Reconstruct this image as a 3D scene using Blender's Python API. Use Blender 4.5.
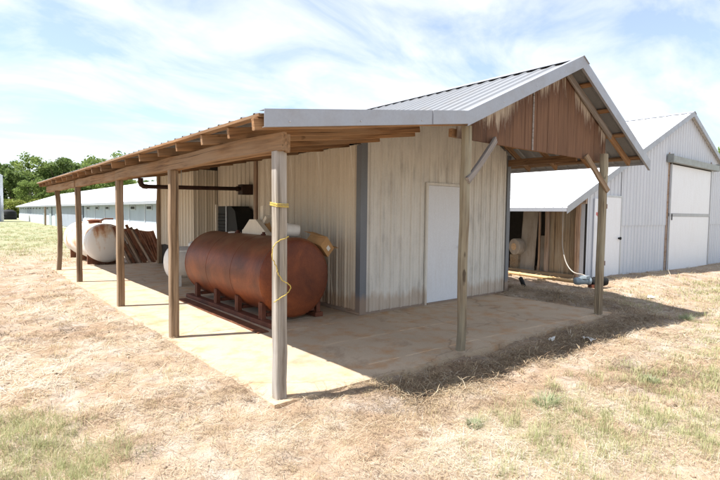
import bpy, math, random
import numpy as np
from mathutils import Matrix, Vector
rng = np.random.default_rng(7)
random.seed(7)
for o in list(bpy.data.objects): bpy.data.objects.remove(o)
S = bpy.context.scene
COL = S.collection

# ------------------------------------------------------------------ camera
CAM = np.array([-4.8752, -5.8944, 1.6])
FW = np.array([0.63567965, 0.77007044, -0.05387856])
RT = np.array([0.77153036, -0.63609145, 0.01133889])
UP = np.array([0.02553995, 0.04877685, 0.99848311])
cd = bpy.data.cameras.new('camera'); cam = bpy.data.objects.new('camera', cd); COL.objects.link(cam)
cd.sensor_width = 36; cd.lens = 491.51 / 720 * 36; cd.clip_start = 0.05; cd.clip_end = 3000
m = Matrix.Identity(4)
for i in range(3):
    m[i][0] = RT[i]; m[i][1] = UP[i]; m[i][2] = -FW[i]; m[i][3] = CAM[i]
cam.matrix_world = m
S.camera = cam

# ------------------------------------------------------------------ sky and sun
SUN = Vector((1.24, -0.52, -2.39)).normalized()          # the way the light travels
W = bpy.data.worlds.new('World'); S.world = W; W.use_nodes = True
nt = W.node_tree; nt.nodes.clear()
wo = nt.nodes.new('ShaderNodeOutputWorld'); bg = nt.nodes.new('ShaderNodeBackground'); bg.inputs[1].default_value = 0.15
sky = nt.nodes.new('ShaderNodeTexSky'); sky.sky_type = 'NISHITA'; sky.sun_disc = False
sky.sun_elevation = math.asin(-SUN.z); sky.sun_rotation = math.atan2(-SUN.x, -SUN.y) % (2 * math.pi)
sky.altitude = 200; sky.air_density = 1.0; sky.dust_density = 0.6; sky.ozone_density = 1.0
tc = nt.nodes.new('ShaderNodeTexCoord')
sp = nt.nodes.new('ShaderNodeSeparateXYZ'); nt.links.new(tc.outputs['Generated'], sp.inputs[0])
az = nt.nodes.new('ShaderNodeMath'); az.operation = 'MAXIMUM'; az.inputs[1].default_value = 0.0; nt.links.new(sp.outputs[2], az.inputs[0])
ad = nt.nodes.new('ShaderNodeMath'); ad.inputs[1].default_value = 0.22; nt.links.new(az.outputs[0], ad.inputs[0])
dv = nt.nodes.new('ShaderNodeVectorMath'); dv.operation = 'DIVIDE'
cb = nt.nodes.new('ShaderNodeCombineXYZ')
for k in range(3): nt.links.new(ad.outputs[0], cb.inputs[k])
nt.links.new(tc.outputs['Generated'], dv.inputs[0]); nt.links.new(cb.outputs[0], dv.inputs[1])
mp = nt.nodes.new('ShaderNodeMapping'); mp.inputs['Rotation'].default_value = (0, 0, math.radians(-28)); mp.inputs['Scale'].default_value = (1.0, 1.7, 0.3)
mp.inputs['Location'].default_value = (3.1, 0.7, 0)
nt.links.new(dv.outputs[0], mp.inputs[0])
n1 = nt.nodes.new('ShaderNodeTexNoise'); n1.inputs['Scale'].default_value = 1.5; n1.inputs['Detail'].default_value = 9; n1.inputs['Roughness'].default_value = 0.57; n1.inputs['Distortion'].default_value = 0.5
nt.links.new(mp.outputs[0], n1.inputs['Vector'])
cr = nt.nodes.new('ShaderNodeValToRGB'); cr.color_ramp.elements[0].position = 0.38; cr.color_ramp.elements[1].position = 0.66
cr.color_ramp.elements[0].color = (0.24, 0.24, 0.24, 1); cr.color_ramp.elements[1].color = (0.97, 0.97, 0.97, 1)
nt.links.new(n1.outputs[0], cr.inputs[0])
mx = nt.nodes.new('ShaderNodeMix'); mx.data_type = 'RGBA'
nt.links.new(cr.outputs[0], mx.inputs[0]); tn = nt.nodes.new('ShaderNodeMix'); tn.data_type = 'RGBA'; tn.blend_type = 'MULTIPLY'; tn.inputs[0].default_value = 1.0; nt.links.new(sky.outputs[0], tn.inputs[6]); tn.inputs[7].default_value = (0.40, 0.42, 0.44, 1); nt.links.new(tn.outputs[2], mx.inputs[6]); mx.inputs[7].default_value = (2.25, 2.32, 2.4, 1)
nt.links.new(mx.outputs[2], bg.inputs[0]); nt.links.new(bg.outputs[0], wo.inputs[0])
ld = bpy.data.lights.new('sun', 'SUN'); ld.energy = 2.9; ld.angle = math.radians(0.53); ld.color = (1.0, 0.965, 0.92)
lo = bpy.data.objects.new('sun', ld); COL.objects.link(lo); lo.location = (-20, 10, 40)
lo.rotation_euler = SUN.to_track_quat('-Z', 'Y').to_euler()
vs = S.view_settings; vs.view_transform = 'Standard'; vs.look = 'None'; vs.exposure = 1.85; vs.gamma = 1.0; vs.use_curve_mapping = False
S.render.engine = 'CYCLES'; S.cycles.use_denoising = True; S.cycles.max_bounces = 8; S.cycles.diffuse_bounces = 5

# ------------------------------------------------------------------ material helpers
class NT:
    def __init__(s, name):
        s.m = bpy.data.materials.new(name); s.m.use_nodes = True; s.t = s.m.node_tree
        s.b = s.t.nodes['Principled BSDF']; s.b.inputs['Specular IOR Level'].default_value = 0.3
    def new(s, t): return s.t.nodes.new(t)
    def link(s, a, b): s.t.links.new(a, b)
    def attr(s, n):
        a = s.new('ShaderNodeAttribute'); a.attribute_name = n; return a
    def pos(s): return s.new('ShaderNodeNewGeometry').outputs['Position']
    def rand(s): return s.new('ShaderNodeObjectInfo').outputs['Random']
    def scale(s, vec, sc):
        n = s.new('ShaderNodeMapping'); n.inputs['Scale'].default_value = sc; s.link(vec, n.inputs[0]); return n.outputs[0]
    def noise(s, vec, scale=5, detail=4, rough=0.5, dist=0.0):
        n = s.new('ShaderNodeTexNoise'); n.inputs['Scale'].default_value = scale; n.inputs['Detail'].default_value = detail
        n.inputs['Roughness'].default_value = rough; n.inputs['Distortion'].default_value = dist
        s.link(vec, n.inputs['Vector']); return n.outputs[0]
    def ramp(s, fac, stops):
        n = s.new('ShaderNodeValToRGB'); e = n.color_ramp.elements
        while len(e) < len(stops): e.new(0.5)
        for q, (p, c) in zip(e, stops):
            q.position = p; q.color = (c[0], c[1], c[2], 1) if not isinstance(c, (int, float)) else (c, c, c, 1)
        s.link(fac, n.inputs[0]); return n.outputs[0]
    def mix(s, fac, a, b, mode='MIX'):
        n = s.new('ShaderNodeMix'); n.data_type = 'RGBA'; n.blend_type = mode
        for v, i in ((fac, 0), (a, 6), (b, 7)):
            if isinstance(v, (int, float)): n.inputs[i].default_value = v
            elif isinstance(v, tuple): n.inputs[i].default_value = (*v[:3], 1)
            else: s.link(v, n.inputs[i])
        return n.outputs[2]
    def math(s, op, a, b=None):
        n = s.new('ShaderNodeMath'); n.operation = op
        for v, i in ((a, 0), (b, 1)):
            if v is None: continue
            if isinstance(v, (int, float)): n.inputs[i].default_value = v
            else: s.link(v, n.inputs[i])
        return n.outputs[0]
    def col(s, c): s.link(c, s.b.inputs['Base Color'])
    def rough(s, v):
        if isinstance(v, (int, float)): s.b.inputs['Roughness'].default_value = v
        else: s.link(v, s.b.inputs['Roughness'])
    def bump(s, h, strength=0.3, dist=0.01):
        n = s.new('ShaderNodeBump'); n.inputs['Strength'].default_value = strength; n.inputs['Distance'].default_value = dist
        s.link(h, n.inputs['Height']); s.link(n.outputs[0], s.b.inputs['Normal'])

def m_wood(name, light, dark, grey=None, var=0.25, knots=True):
    k = NT(name); g = k.attr('gc').outputs['Vector']
    fine = k.noise(k.scale(g, (1.6, 38, 38)), 1.0, 5, 0.65, 0.3)
    broad = k.noise(k.scale(g, (0.9, 5, 5)), 1.0, 4, 0.6)
    c = k.mix(k.ramp(fine, [(0.33, 0), (0.68, 1)]), dark, light)
    if grey: c = k.mix(k.ramp(broad, [(0.42, 0), (0.62, 0.8)]), c, grey)
    if knots:
        kn = k.noise(k.scale(g, (4.5, 11, 11)), 1.0, 2, 0.4)
        c = k.mix(k.ramp(kn, [(0.72, 0), (0.78, 0.75)]), c, tuple(x * 0.35 for x in dark))
    crack = k.noise(k.scale(g, (0.7, 55, 55)), 1.0, 2, 0.5)
    c = k.mix(k.ramp(crack, [(0.3, 0.85), (0.38, 0)]), c, tuple(x * 0.3 for x in dark))
    v = k.math('MULTIPLY_ADD', k.rand(), var); v.node.inputs[2].default_value = 1 - var * 0.5
    c = k.mix(1.0, c, v, 'MULTIPLY')
    k.col(c); k.rough(0.85); k.bump(fine, 0.5, 0.004)
    return k.m

def m_paint(name, base, dirt, amt=0.5, streak=(5, 5, 0.5), rough=0.5, metal=0.0, clay=None, var=0.0, top=None):
    k = NT(name); p = k.pos()
    st = k.noise(k.scale(p, streak), 1.6, 5, 0.6, 0.2)
    bl = k.noise(p, 1.1, 6, 0.62)
    f = k.math('MULTIPLY', k.ramp(st, [(0.42, 0), (0.72, 1)]), k.ramp(bl, [(0.4, 0.15), (0.66, 1)]))
    c = k.mix(k.math('MULTIPLY', f, amt), base, dirt)
    fi = k.noise(p, 34, 4, 0.7)
    c = k.mix(0.16, c, k.mix(1.0, c, k.ramp(fi, [(0.3, 0.4), (0.75, 1.0)]), 'MULTIPLY'))
    if clay:
        z = k.new('ShaderNodeSeparateXYZ'); k.link(p, z.inputs[0])
        zz = k.math('ADD', z.outputs[2], k.math('MULTIPLY', k.noise(k.scale(p, (7, 7, 2)), 1, 5, 0.65), -0.42))
        c = k.mix(k.ramp(zz, [(0.0, 0.6), (0.12, 0)]), c, clay)
    if var:
        v = k.math('MULTIPLY_ADD', k.rand(), var); v.node.inputs[2].default_value = 1 - var * 0.5
        c = k.mix(1.0, c, v, 'MULTIPLY')
    k.col(c); k.rough(k.ramp(st, [(0.2, rough - 0.08), (0.8, min(1, rough + 0.2))]))
    k.b.inputs['Metallic'].default_value = metal
    k.bump(k.noise(p, 2.4, 3), 0.16, 0.025)
    return k.m

def m_rust(name, a, b, c3, dust=None, scale=1.0, rg=0.7):
    k = NT(name); p = k.pos()
    n1 = k.noise(p, 1.7 * scale, 7, 0.65, 0.4); n2 = k.noise(k.scale(p, (3, 3, 1.2)), 1.6 * scale, 6, 0.65); n3 = k.noise(p, 60, 4, 0.7)
    c = k.ramp(n1, [(0.28, a), (0.52, b), (0.74, c3)])
    c = k.mix(k.ramp(n2, [(0.45, 0), (0.8, 0.35)]), c, a)
    c = k.mix(0.35, c, k.mix(1.0, c, k.ramp(n3, [(0.3, 0.3), (0.7, 1.2)]), 'MULTIPLY'))
    if dust:
        nz = k.new('ShaderNodeSeparateXYZ'); k.link(k.new('ShaderNodeNewGeometry').outputs['Normal'], nz.inputs[0])
        f = k.math('MULTIPLY', k.ramp(nz.outputs[2], [(0.45, 0), (0.95, 0.8)]), k.ramp(k.noise(p, 4, 5, 0.6), [(0.3, 0.3), (0.6, 1)]))
        c = k.mix(f, c, dust)
    k.col(c); k.rough(rg); k.bump(n3, 0.3, 0.004)
    return k.m

def m_plain(name, col, rough=0.6, metal=0.0, var=0.15, scale=12):
    k = NT(name); p = k.pos()
    n = k.noise(p, scale, 5, 0.65)
    k.col(k.ramp(n, [(0.3, tuple(x * (1 - var) for x in col)), (0.7, tuple(min(1, x * (1 + var)) for x in col))]))
    k.rough(rough); k.b.inputs['Metallic'].default_value = metal; k.bump(n, 0.12, 0.004)
    return k.m

M = {}
M['post'] = m_wood('post wood', (0.34, 0.235, 0.145), (0.115, 0.072, 0.042), (0.27, 0.205, 0.145))
M['post_grey'] = m_wood('greyed post wood', (0.4, 0.355, 0.29), (0.14, 0.11, 0.085), (0.38, 0.355, 0.33), 0.1)
M['post_green'] = m_wood('old pole wood', (0.34, 0.275, 0.185), (0.11, 0.075, 0.05), (0.31, 0.285, 0.21), 0.1)
M['rafter'] = m_wood('rafter wood', (0.36, 0.2, 0.095), (0.125, 0.062, 0.028), (0.25, 0.165, 0.1), 0.5)
M['beam'] = m_wood('beam wood', (0.34, 0.195, 0.095), (0.13, 0.068, 0.032), (0.3, 0.2, 0.12), 0.25)
M['brace'] = m_wood('silvered brace wood', (0.34, 0.31, 0.29), (0.16, 0.135, 0.115), None, 0.1)
M['board'] = m_wood('weathered board', (0.42, 0.31, 0.22), (0.2, 0.12, 0.08), (0.36, 0.3, 0.26), 0.5)
M['barn_board'] = m_wood('barn board', (0.34, 0.26, 0.17), (0.16, 0.11, 0.07), (0.3, 0.26, 0.2), 0.4)
M['siding'] = m_paint('beige siding', (0.68, 0.615, 0.505), (0.36, 0.31, 0.25), 0.4, (9, 9, 0.35), 0.5, 0, (0.42, 0.24, 0.12), 0.06)
M['siding_old'] = m_paint('chalky siding', (0.72, 0.7, 0.65), (0.31, 0.305, 0.295), 0.66, (6, 6, 1.1), 0.6, 0, (0.42, 0.31, 0.22), 0.06)
M['white_siding'] = m_paint('white siding', (0.56, 0.595, 0.655), (0.42, 0.43, 0.445), 0.4, (6, 6, 0.3), 0.45, 0, None, 0.03)
M['roof'] = m_paint('galvanised roof', (0.27, 0.28, 0.295), (0.2, 0.175, 0.15), 0.5, (3, 3, 3), 0.42, 0.25, None, 0.06)
M['roof_white'] = m_paint('pale roof', (0.78, 0.79, 0.8), (0.6, 0.58, 0.54), 0.4, (2, 2, 2), 0.45, 0.1, None, 0.05)
M['trim'] = m_paint('silver trim', (0.36, 0.375, 0.41), (0.27, 0.26, 0.25), 0.35, (3, 3, 3), 0.38, 0.35)
M['corner'] = m_paint('blue grey trim', (0.17, 0.185, 0.21), (0.13, 0.12, 0.11), 0.5, (9, 9, 0.6), 0.45, 0.1, (0.36, 0.24, 0.15))
M['door'] = m_paint('white door', (0.74, 0.77, 0.82), (0.5, 0.42, 0.33), 0.2, (14, 14, 1.2), 0.4)
M['rust'] = m_rust('rust', (0.075, 0.022, 0.012), (0.19, 0.05, 0.018), (0.33, 0.092, 0.027), (0.25, 0.14, 0.08), 1.0, 0.48)
M['rust_dark'] = m_rust('dark rust', (0.05, 0.02, 0.014), (0.14, 0.045, 0.024), (0.22, 0.08, 0.04), None, 1.4)
M['rust_bar'] = m_rust('scaled rust', (0.06, 0.025, 0.016), (0.18, 0.07, 0.035), (0.3, 0.15, 0.08), None, 2.5)
M['black'] = m_plain('black enamel', (0.012, 0.012, 0.012), 0.7)
M['soot'] = m_rust('sooty steel', (0.02, 0.012, 0.01), (0.045, 0.022, 0.016), (0.09, 0.04, 0.025), None, 2)
M['dark'] = m_plain('dark void', (0.05, 0.045, 0.04), 0.9)
M['white_plastic'] = m_plain('white plastic', (0.75, 0.74, 0.7), 0.45, 0, 0.06)
M['card'] = m_plain('cardboard', (0.46, 0.27, 0.12), 0.85, 0, 0.12, 7)
M['yellow'] = m_plain('yellow rope', (0.5, 0.37, 0.09), 0.8, 0, 0.3, 60)
M['red'] = m_plain('red print', (0.55, 0.08, 0.06), 0.6)
M['blue_grey'] = m_paint('blue grey enamel', (0.3, 0.36, 0.4), (0.2, 0.17, 0.14), 0.5, (6, 6, 6), 0.4, 0.1)
M['tan_pipe'] = m_paint('tan pipe', (0.66, 0.42, 0.2), (0.5, 0.36, 0.24), 0.5, (6, 6, 6), 0.5)
M['lumber'] = m_wood('pale lumber', (0.72, 0.55, 0.36), (0.52, 0.36, 0.22), None, 0.2, False)
M['header'] = m_paint('green grey hood', (0.27, 0.29, 0.28), (0.2, 0.19, 0.17), 0.5, (4, 4, 4), 0.4, 0.2)
M['galv'] = m_paint('galvanised steel', (0.5, 0.52, 0.55), (0.36, 0.34, 0.32), 0.4, (6, 6, 0.5), 0.4, 0.5)
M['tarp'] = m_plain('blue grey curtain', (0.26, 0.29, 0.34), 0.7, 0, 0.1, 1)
M['eave_shade'] = m_paint('blue grey eave shade', (0.36, 0.41, 0.48), (0.28, 0.3, 0.33), 0.4, (1, 1, 0.5), 0.6)  # white wall with the eave's shade mixed into its colour
M['screen'] = m_paint('dusty screen', (0.4, 0.37, 0.33), (0.18, 0.14, 0.1), 0.8, (5, 5, 1), 0.8)
M['bark'] = m_plain('bark', (0.11, 0.085, 0.06), 0.9, 0, 0.3, 6)

# white tank with rust bleeding from the top
k = NT('rust streaked white paint'); p = k.pos()
a = k.noise(k.scale(p, (4, 2.2, 0.7)), 1.1, 6, 0.65, 0.3); b = k.noise(p, 1.6, 5, 0.6)
f = k.math('ADD', k.math('MULTIPLY', a, 0.6), k.math('MULTIPLY', b, 0.55))
z = k.new('ShaderNodeSeparateXYZ'); k.link(p, z.inputs[0])
f2 = k.math('ADD', f, k.math('MULTIPLY', z.outputs[2], 0.11))
c = k.ramp(f2, [(0.63, (0.7, 0.69, 0.66)), (0.72, (0.58, 0.42, 0.29)), (0.8, (0.36, 0.16, 0.08))])
k.col(c); k.rough(0.5); k.bump(k.noise(p, 30, 3), 0.1, 0.003); M['white_rust'] = k.m

# water stained brown plywood of the gable
k = NT('brown gable board'); g = k.attr('gc').outputs['Vector']; p = k.pos()
fine = k.noise(k.scale(g, (1.3, 26, 26)), 1, 5, 0.65)
c = k.ramp(fine, [(0.3, (0.1, 0.052, 0.03)), (0.7, (0.19, 0.1, 0.056))])
hi = k.attr('drip').outputs['Fac']
dr = k.noise(k.scale(p, (20, 20, 1.6)), 1, 6, 0.8, 0.8)
amp = k.ramp(k.noise(k.scale(p, (1.0, 1.0, 0.2)), 2.6, 3, 0.7), [(0.3, 0.25), (0.7, 0.95)])
f = k.math('MULTIPLY', k.math('ADD', k.math('MULTIPLY', hi, amp), k.math('MULTIPLY', dr, 1.1)), 0.54)
c = k.mix(k.ramp(f, [(0.40, 0), (0.52, 0.65)]), c, (0.09, 0.045, 0.03))
c = k.mix(k.ramp(f, [(0.52, 0), (0.63, 1)]), c, k.ramp(fine, [(0.3, (0.3, 0.24, 0.18)), (0.7, (0.5, 0.43, 0.35))]))
v = k.math('MULTIPLY_ADD', k.rand(), 0.25); v.node.inputs[2].default_value = 0.88
c = k.mix(1.0, c, v, 'MULTIPLY')
k.col(c); k.rough(0.8); k.bump(fine, 0.3, 0.003); M['gable'] = k.m

# concrete with red clay stains
k = NT('clay stained concrete'); p = k.pos()
n1 = k.noise(p, 0.9, 6, 0.6, 0.3); n2 = k.noise(p, 3.2, 6, 0.65); n3 = k.noise(p, 55, 4, 0.7)
c = k.ramp(n1, [(0.3, (0.44, 0.345, 0.245)), (0.7, (0.54, 0.42, 0.3))])
c = k.mix(k.ramp(n2, [(0.48, 0), (0.7, 0.75)]), c, (0.46, 0.245, 0.105))
s3 = k.noise(k.scale(p, (1, 1, 1)), 1.7, 5, 0.7, 0.6)
c = k.mix(k.ramp(s3, [(0.56, 0), (0.68, 0.5)]), c, (0.28, 0.2, 0.135))
c = k.mix(0.22, c, k.mix(1.0, c, k.ramp(n3, [(0.3, 0.45), (0.7, 1.15)]), 'MULTIPLY'))
vo = k.new('ShaderNodeTexVoronoi'); vo.feature = 'DISTANCE_TO_EDGE'; vo.inputs['Scale'].default_value = 0.23
wn = k.new('ShaderNodeTexNoise'); wn.inputs['Scale'].default_value = 2.2; wn.inputs['Detail'].default_value = 5; k.link(p, wn.inputs['Vector'])
va = k.new('ShaderNodeVectorMath'); va.operation = 'MULTIPLY_ADD'; k.link(wn.outputs[1], va.inputs[0]); va.inputs[1].default_value = (0.45, 0.45, 0.45); k.link(p, va.inputs[2]); k.link(va.outputs[0], vo.inputs['Vector'])
c = k.mix(k.ramp(vo.outputs['Distance'], [(0.0008, 0.4), (0.0024, 0)]), c, (0.14, 0.09, 0.06))
k.col(c); k.rough(0.85); k.bump(k.math('ADD', n3, k.math('MULTIPLY', n2, 2.0)), 0.25, 0.006); M['concrete'] = k.m

# soil
k = NT('dry soil'); p = k.pos()
n1 = k.noise(p, 0.7, 7, 0.62, 0.3); n2 = k.noise(p, 9, 6, 0.7); n3 = k.noise(p, 70, 4, 0.75); n4 = k.noise(p, 2.3, 5, 0.6)
c = k.ramp(n1, [(0.3, (0.31, 0.2, 0.125)), (0.5, (0.385, 0.28, 0.19)), (0.7, (0.42, 0.335, 0.25))])
c = k.mix(k.ramp(n4, [(0.45, 0), (0.65, 0.7)]), c, (0.46, 0.4, 0.34))
c = k.mix(k.ramp(n2, [(0.5, 0), (0.72, 0.55)]), c, (0.22, 0.14, 0.085))
c = k.mix(0.4, c, k.mix(1.0, c, k.ramp(n3, [(0.32, 0.35), (0.66, 1.25)]), 'MULTIPLY'))
far = k.attr('far').outputs['Fac']
fc = k.ramp(k.noise(p, 0.12, 6, 0.6), [(0.35, (0.3, 0.28, 0.17)), (0.65, (0.235, 0.255, 0.14))])
c = k.mix(far, c, fc)
k.col(c); k.rough(0.95); k.bump(k.math('ADD', n3, k.math('MULTIPLY', n2, 1.5)), 0.6, 0.02); M['soil'] = k.m

def m_blade(name, stops, trans=0.3):
    k = NT(name); a = k.attr('bc').outputs['Fac']
    c = k.ramp(a, stops); k.col(c); k.rough(0.75)
    t = k.new('ShaderNodeBsdfTranslucent'); k.link(c, t.inputs[0])
    ms = k.new('ShaderNodeMixShader'); ms.inputs[0].default_value = trans
    out = k.t.nodes['Material Output']
    k.link(k.b.outputs[0], ms.inputs[1]); k.link(t.outputs[0], ms.inputs[2]); k.link(ms.outputs[0], out.inputs[0])
    return k.m
M['straw'] = m_blade('straw', [(0, (0.14, 0.09, 0.055)), (0.3, (0.34, 0.24, 0.145)), (0.65, (0.52, 0.415, 0.27)), (1, (0.62, 0.56, 0.45))], 0.15)
M['dry'] = m_blade('dry grass', [(0, (0.34, 0.23, 0.12)), (0.5, (0.55, 0.44, 0.25)), (1, (0.62, 0.55, 0.34))], 0.3)
M['green'] = m_blade('green grass', [(0, (0.25, 0.27, 0.11)), (0.5, (0.38, 0.39, 0.19)), (1, (0.52, 0.5, 0.3))], 0.35)
M['weed'] = m_blade('grey green weed', [(0, (0.24, 0.28, 0.15)), (1, (0.4, 0.44, 0.27))], 0.4)
M['leaf_a'] = m_blade('leaf mid', [(0, (0.11, 0.165, 0.04)), (0.5, (0.2, 0.27, 0.075)), (1, (0.29, 0.35, 0.11))], 0.45)
M['leaf_b'] = m_blade('leaf dark', [(0, (0.085, 0.13, 0.04)), (0.5, (0.14, 0.2, 0.06)), (1, (0.21, 0.27, 0.085))], 0.45)
M['leaf_c'] = m_blade('leaf yellow', [(0, (0.12, 0.15, 0.03)), (0.5, (0.2, 0.24, 0.05)), (1, (0.3, 0.31, 0.08))], 0.35)

# ------------------------------------------------------------------ mesh helpers
V3 = lambda *a: np.array(a, float)
def nrm(v): v = np.asarray(v, float); return v / np.linalg.norm(v)

class MB:
    def __init__(s): s.v = []; s.f = []; s.g = []; s.n = 0
    def add(s, v, f, g=None):
        v = np.asarray(v, float)
        if g is None: g = v
        s.v.append(v); s.g.append(np.asarray(g, float)); s.f += [tuple(i + s.n for i in q) for q in f]; s.n += len(v)
        return s
    def box(s, lo, hi):
        x0, y0, z0 = lo; x1, y1, z1 = hi
        v = [(x0, y0, z0), (x1, y0, z0), (x1, y1, z0), (x0, y1, z0), (x0, y0, z1), (x1, y0, z1), (x1, y1, z1), (x0, y1, z1)]
        return s.add(v, [(3, 2, 1, 0), (4, 5, 6, 7), (0, 1, 5, 4), (1, 2, 6, 5), (2, 3, 7, 6), (3, 0, 4, 7)])
    def timber(s, p0, p1, w, h, up=(0, 0, 1), seg=4, jit=0.004, bow=None, ch=None, taper=1.0):
        p0 = V3(*p0); p1 = V3(*p1); t = nrm(p1 - p0); L = np.linalg.norm(p1 - p0)
        up = np.asarray(up, float)
        if abs(t @ up) > 0.95: up = V3(0, 1, 0)
        sd = nrm(np.cross(t, up)); u = np.cross(sd, t)
        c = ch if ch is not None else min(w, h) * 0.1
        a, b = w / 2, h / 2
        prof = [(-a + c, -b), (a - c, -b), (a, -b + c), (a, b - c), (a - c, b), (-a + c, b), (-a, b - c), (-a, -b + c)]
        V = []; G = []; so = rng.uniform(0, 50, 3)
        for i in range(seg + 1):
            q = i / seg
            o = sd * rng.normal(0, jit) + u * rng.normal(0, jit)
            if bow is not None: o = o + np.asarray(bow) * math.sin(math.pi * q)
            k = 1 + (taper - 1) * q
            for (x, y) in prof:
                x2 = x * k + rng.normal(0, jit * 0.4); y2 = y * k + rng.normal(0, jit * 0.4)
                V.append(p0 + t * L * q + o + sd * x2 + u * y2); G.append((L * q + so[0], x + so[1], y + so[2]))
        F = []
        for i in range(seg):
            for j in range(8):
                F.append((i * 8 + j, i * 8 + (j + 1) % 8, (i + 1) * 8 + (j + 1) % 8, (i + 1) * 8 + j))
        F.append(tuple(range(7, -1, -1))); F.append(tuple(seg * 8 + j for j in range(8)))
        return s.add(V, F, G)
    def tube(s, pts, r, n=10, caps=True):
        pts = [V3(*p) for p in pts]; rs = r if hasattr(r, '__len__') else [r] * len(pts)
        V = []; F = []; prev = None
        for i, p in enumerate(pts):
            t = nrm(pts[min(i + 1, len(pts) - 1)] - pts[max(i - 1, 0)])
            if prev is None:
                ref = V3(0, 0, 1) if abs(t[2]) < 0.9 else V3(1, 0, 0)
                a = nrm(np.cross(t, ref))
            else: a = nrm(prev - t * (prev @ t))
            prev = a; b = np.cross(t, a)
            for j in range(n):
                th = 2 * math.pi * j / n; V.append(p + rs[i] * (math.cos(th) * a + math.sin(th) * b))
        for i in range(len(pts) - 1):
            for j in range(n): F.append((i * n + j, i * n + (j + 1) % n, (i + 1) * n + (j + 1) % n, (i + 1) * n + j))
        if caps: F.append(tuple(range(n - 1, -1, -1))); F.append(tuple((len(pts) - 1) * n + j for j in range(n)))
        return s.add(V, F)
    def sheet(s, P0, ac, al, nr, width, f0, f1, pitch=0.229, rib=0.019, th=0.003, nseg=1, rw=0.06, tw=0.025, minor=0.0):
        """ribbed metal sheet: s across 0..width, from f0(s) to f1(s) along, ribs towards nr"""
        P0 = V3(*P0); ac = nrm(ac); al = nrm(al); nr = nrm(nr)
        ss = [(0.0, 0.0)]; x = pitch / 2
        while x < width - 0.01:
            for d, hh in ((-rw / 2, 0), (-tw / 2, rib), (tw / 2, rib), (rw / 2, 0)):
                if 0 < x + d < width: ss.append((x + d, hh))
            x += pitch
        if minor:
            x = pitch / 2 - pitch
            while x < width:
                for q in (1 / 3, 2 / 3):
                    for d, hh in ((-0.012, 0), (-0.004, minor), (0.004, minor), (0.012, 0)):
                        if 0.002 < x + pitch * q + d < width - 0.002: ss.append((x + pitch * q + d, hh))
                x += pitch
        ss = sorted(ss) + [(width, 0.0)]; n = len(ss); V = []; F = []
        for lay in (0, 1):
            for i in range(nseg + 1):
                q = i / nseg
                for (a, hh) in ss:
                    l = f0(a) + (f1(a) - f0(a)) * q
                    V.append(P0 + ac * a + al * l + nr * (hh - lay * th))
        N1 = n * (nseg + 1)
        for i in range(nseg):
            for j in range(n - 1):
                a, b, c, d = i * n + j, i * n + j + 1, (i + 1) * n + j + 1, (i + 1) * n + j
                F.append((a, b, c, d)); F.append((N1 + d, N1 + c, N1 + b, N1 + a))
        for j in range(n - 1):
            F.append((j + 1, j, N1 + j, N1 + j + 1)); t = nseg * n
            F.append((t + j, t + j + 1, N1 + t + j + 1, N1 + t + j))
        for i in range(nseg):
            F.append((i * n, (i + 1) * n, N1 + (i + 1) * n, N1 + i * n))
            e = n - 1; F.append(((i + 1) * n + e, i * n + e, N1 + i * n + e, N1 + (i + 1) * n + e))
        return s.add(V, F)
    def lathe(s, c, axis, prof, n=32):
        """prof: (distance along axis, radius)"""
        c = V3(*c); t = nrm(axis); ref = V3(0, 0, 1) if abs(t[2]) < 0.9 else V3(1, 0, 0)
        a = nrm(np.cross(t, ref)); b = np.cross(t, a); V = []; F = []
        for (d, r) in prof:
            for j in range(n):
                th = 2 * math.pi * j / n; V.append(c + t * d + max(r, 1e-4) * (math.cos(th) * a + math.sin(th) * b))
        for i in range(len(prof) - 1):
            for j in range(n): F.append((i * n + j, i * n + (j + 1) % n, (i + 1) * n + (j + 1) % n, (i + 1) * n + j))
        F.append(tuple(range(n - 1, -1, -1))); F.append(tuple((len(prof) - 1) * n + j for j in range(n)))
        return s.add(V, F)
    def poly(s, pts, off):
        """flat polygon extruded by off"""
        n = len(pts); p = [V3(*q) for q in pts]; o = V3(*off)
        return s.add(p + [q + o for q in p], [tuple(range(n - 1, -1, -1)), tuple(range(n, 2 * n))] + [(i, (i + 1) % n, n + (i + 1) % n, n + i) for i in range(n)])
    def build(s, name, mat, parent=None, smooth=False, extra=None):
        v = np.concatenate(s.v); g = np.concatenate(s.g)
        org = np.array([(v[:, 0].min() + v[:, 0].max()) / 2, (v[:, 1].min() + v[:, 1].max()) / 2, v[:, 2].min()])
        me = bpy.data.meshes.new(name); me.from_pydata((v - org).tolist(), [], s.f); me.update()
        at = me.attributes.new('gc', 'FLOAT_VECTOR', 'POINT'); at.data.foreach_set('vector', g.astype(np.float32).ravel())
        if extra:
            for kk, fn in extra.items():
                at = me.attributes.new(kk, 'FLOAT', 'POINT'); at.data.foreach_set('value', np.array([fn(q) for q in v], np.float32))
        import bmesh
        bm = bmesh.new(); bm.from_mesh(me); bmesh.ops.recalc_face_normals(bm, faces=bm.faces); bm.to_mesh(me); bm.free()
        me.materials.append(M[mat] if isinstance(mat, str) else mat)
        o = bpy.data.objects.new(name, me); COL.objects.link(o)
        if smooth:
            me.shade_smooth(); me.set_sharp_from_angle(angle=math.radians(38))
        o['_w'] = org.tolist()
        if parent is not None:
            o.parent = parent; org = org - np.array(parent['_w'])
        o.location = org.tolist()
        return o

def thing(name, label, cat, loc, group=None):
    o = bpy.data.objects.new(name, None); COL.objects.link(o); o.location = loc; o['_w'] = list(map(float, loc)); o.empty_display_size = 0.2
    return tag(o, label, cat, group)
def tag(o, label, cat, group=None):
    o['label'] = label; o['category'] = cat
    if group: o['group'] = group
    return o
def kind(o, k): o['kind'] = k; return o

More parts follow.
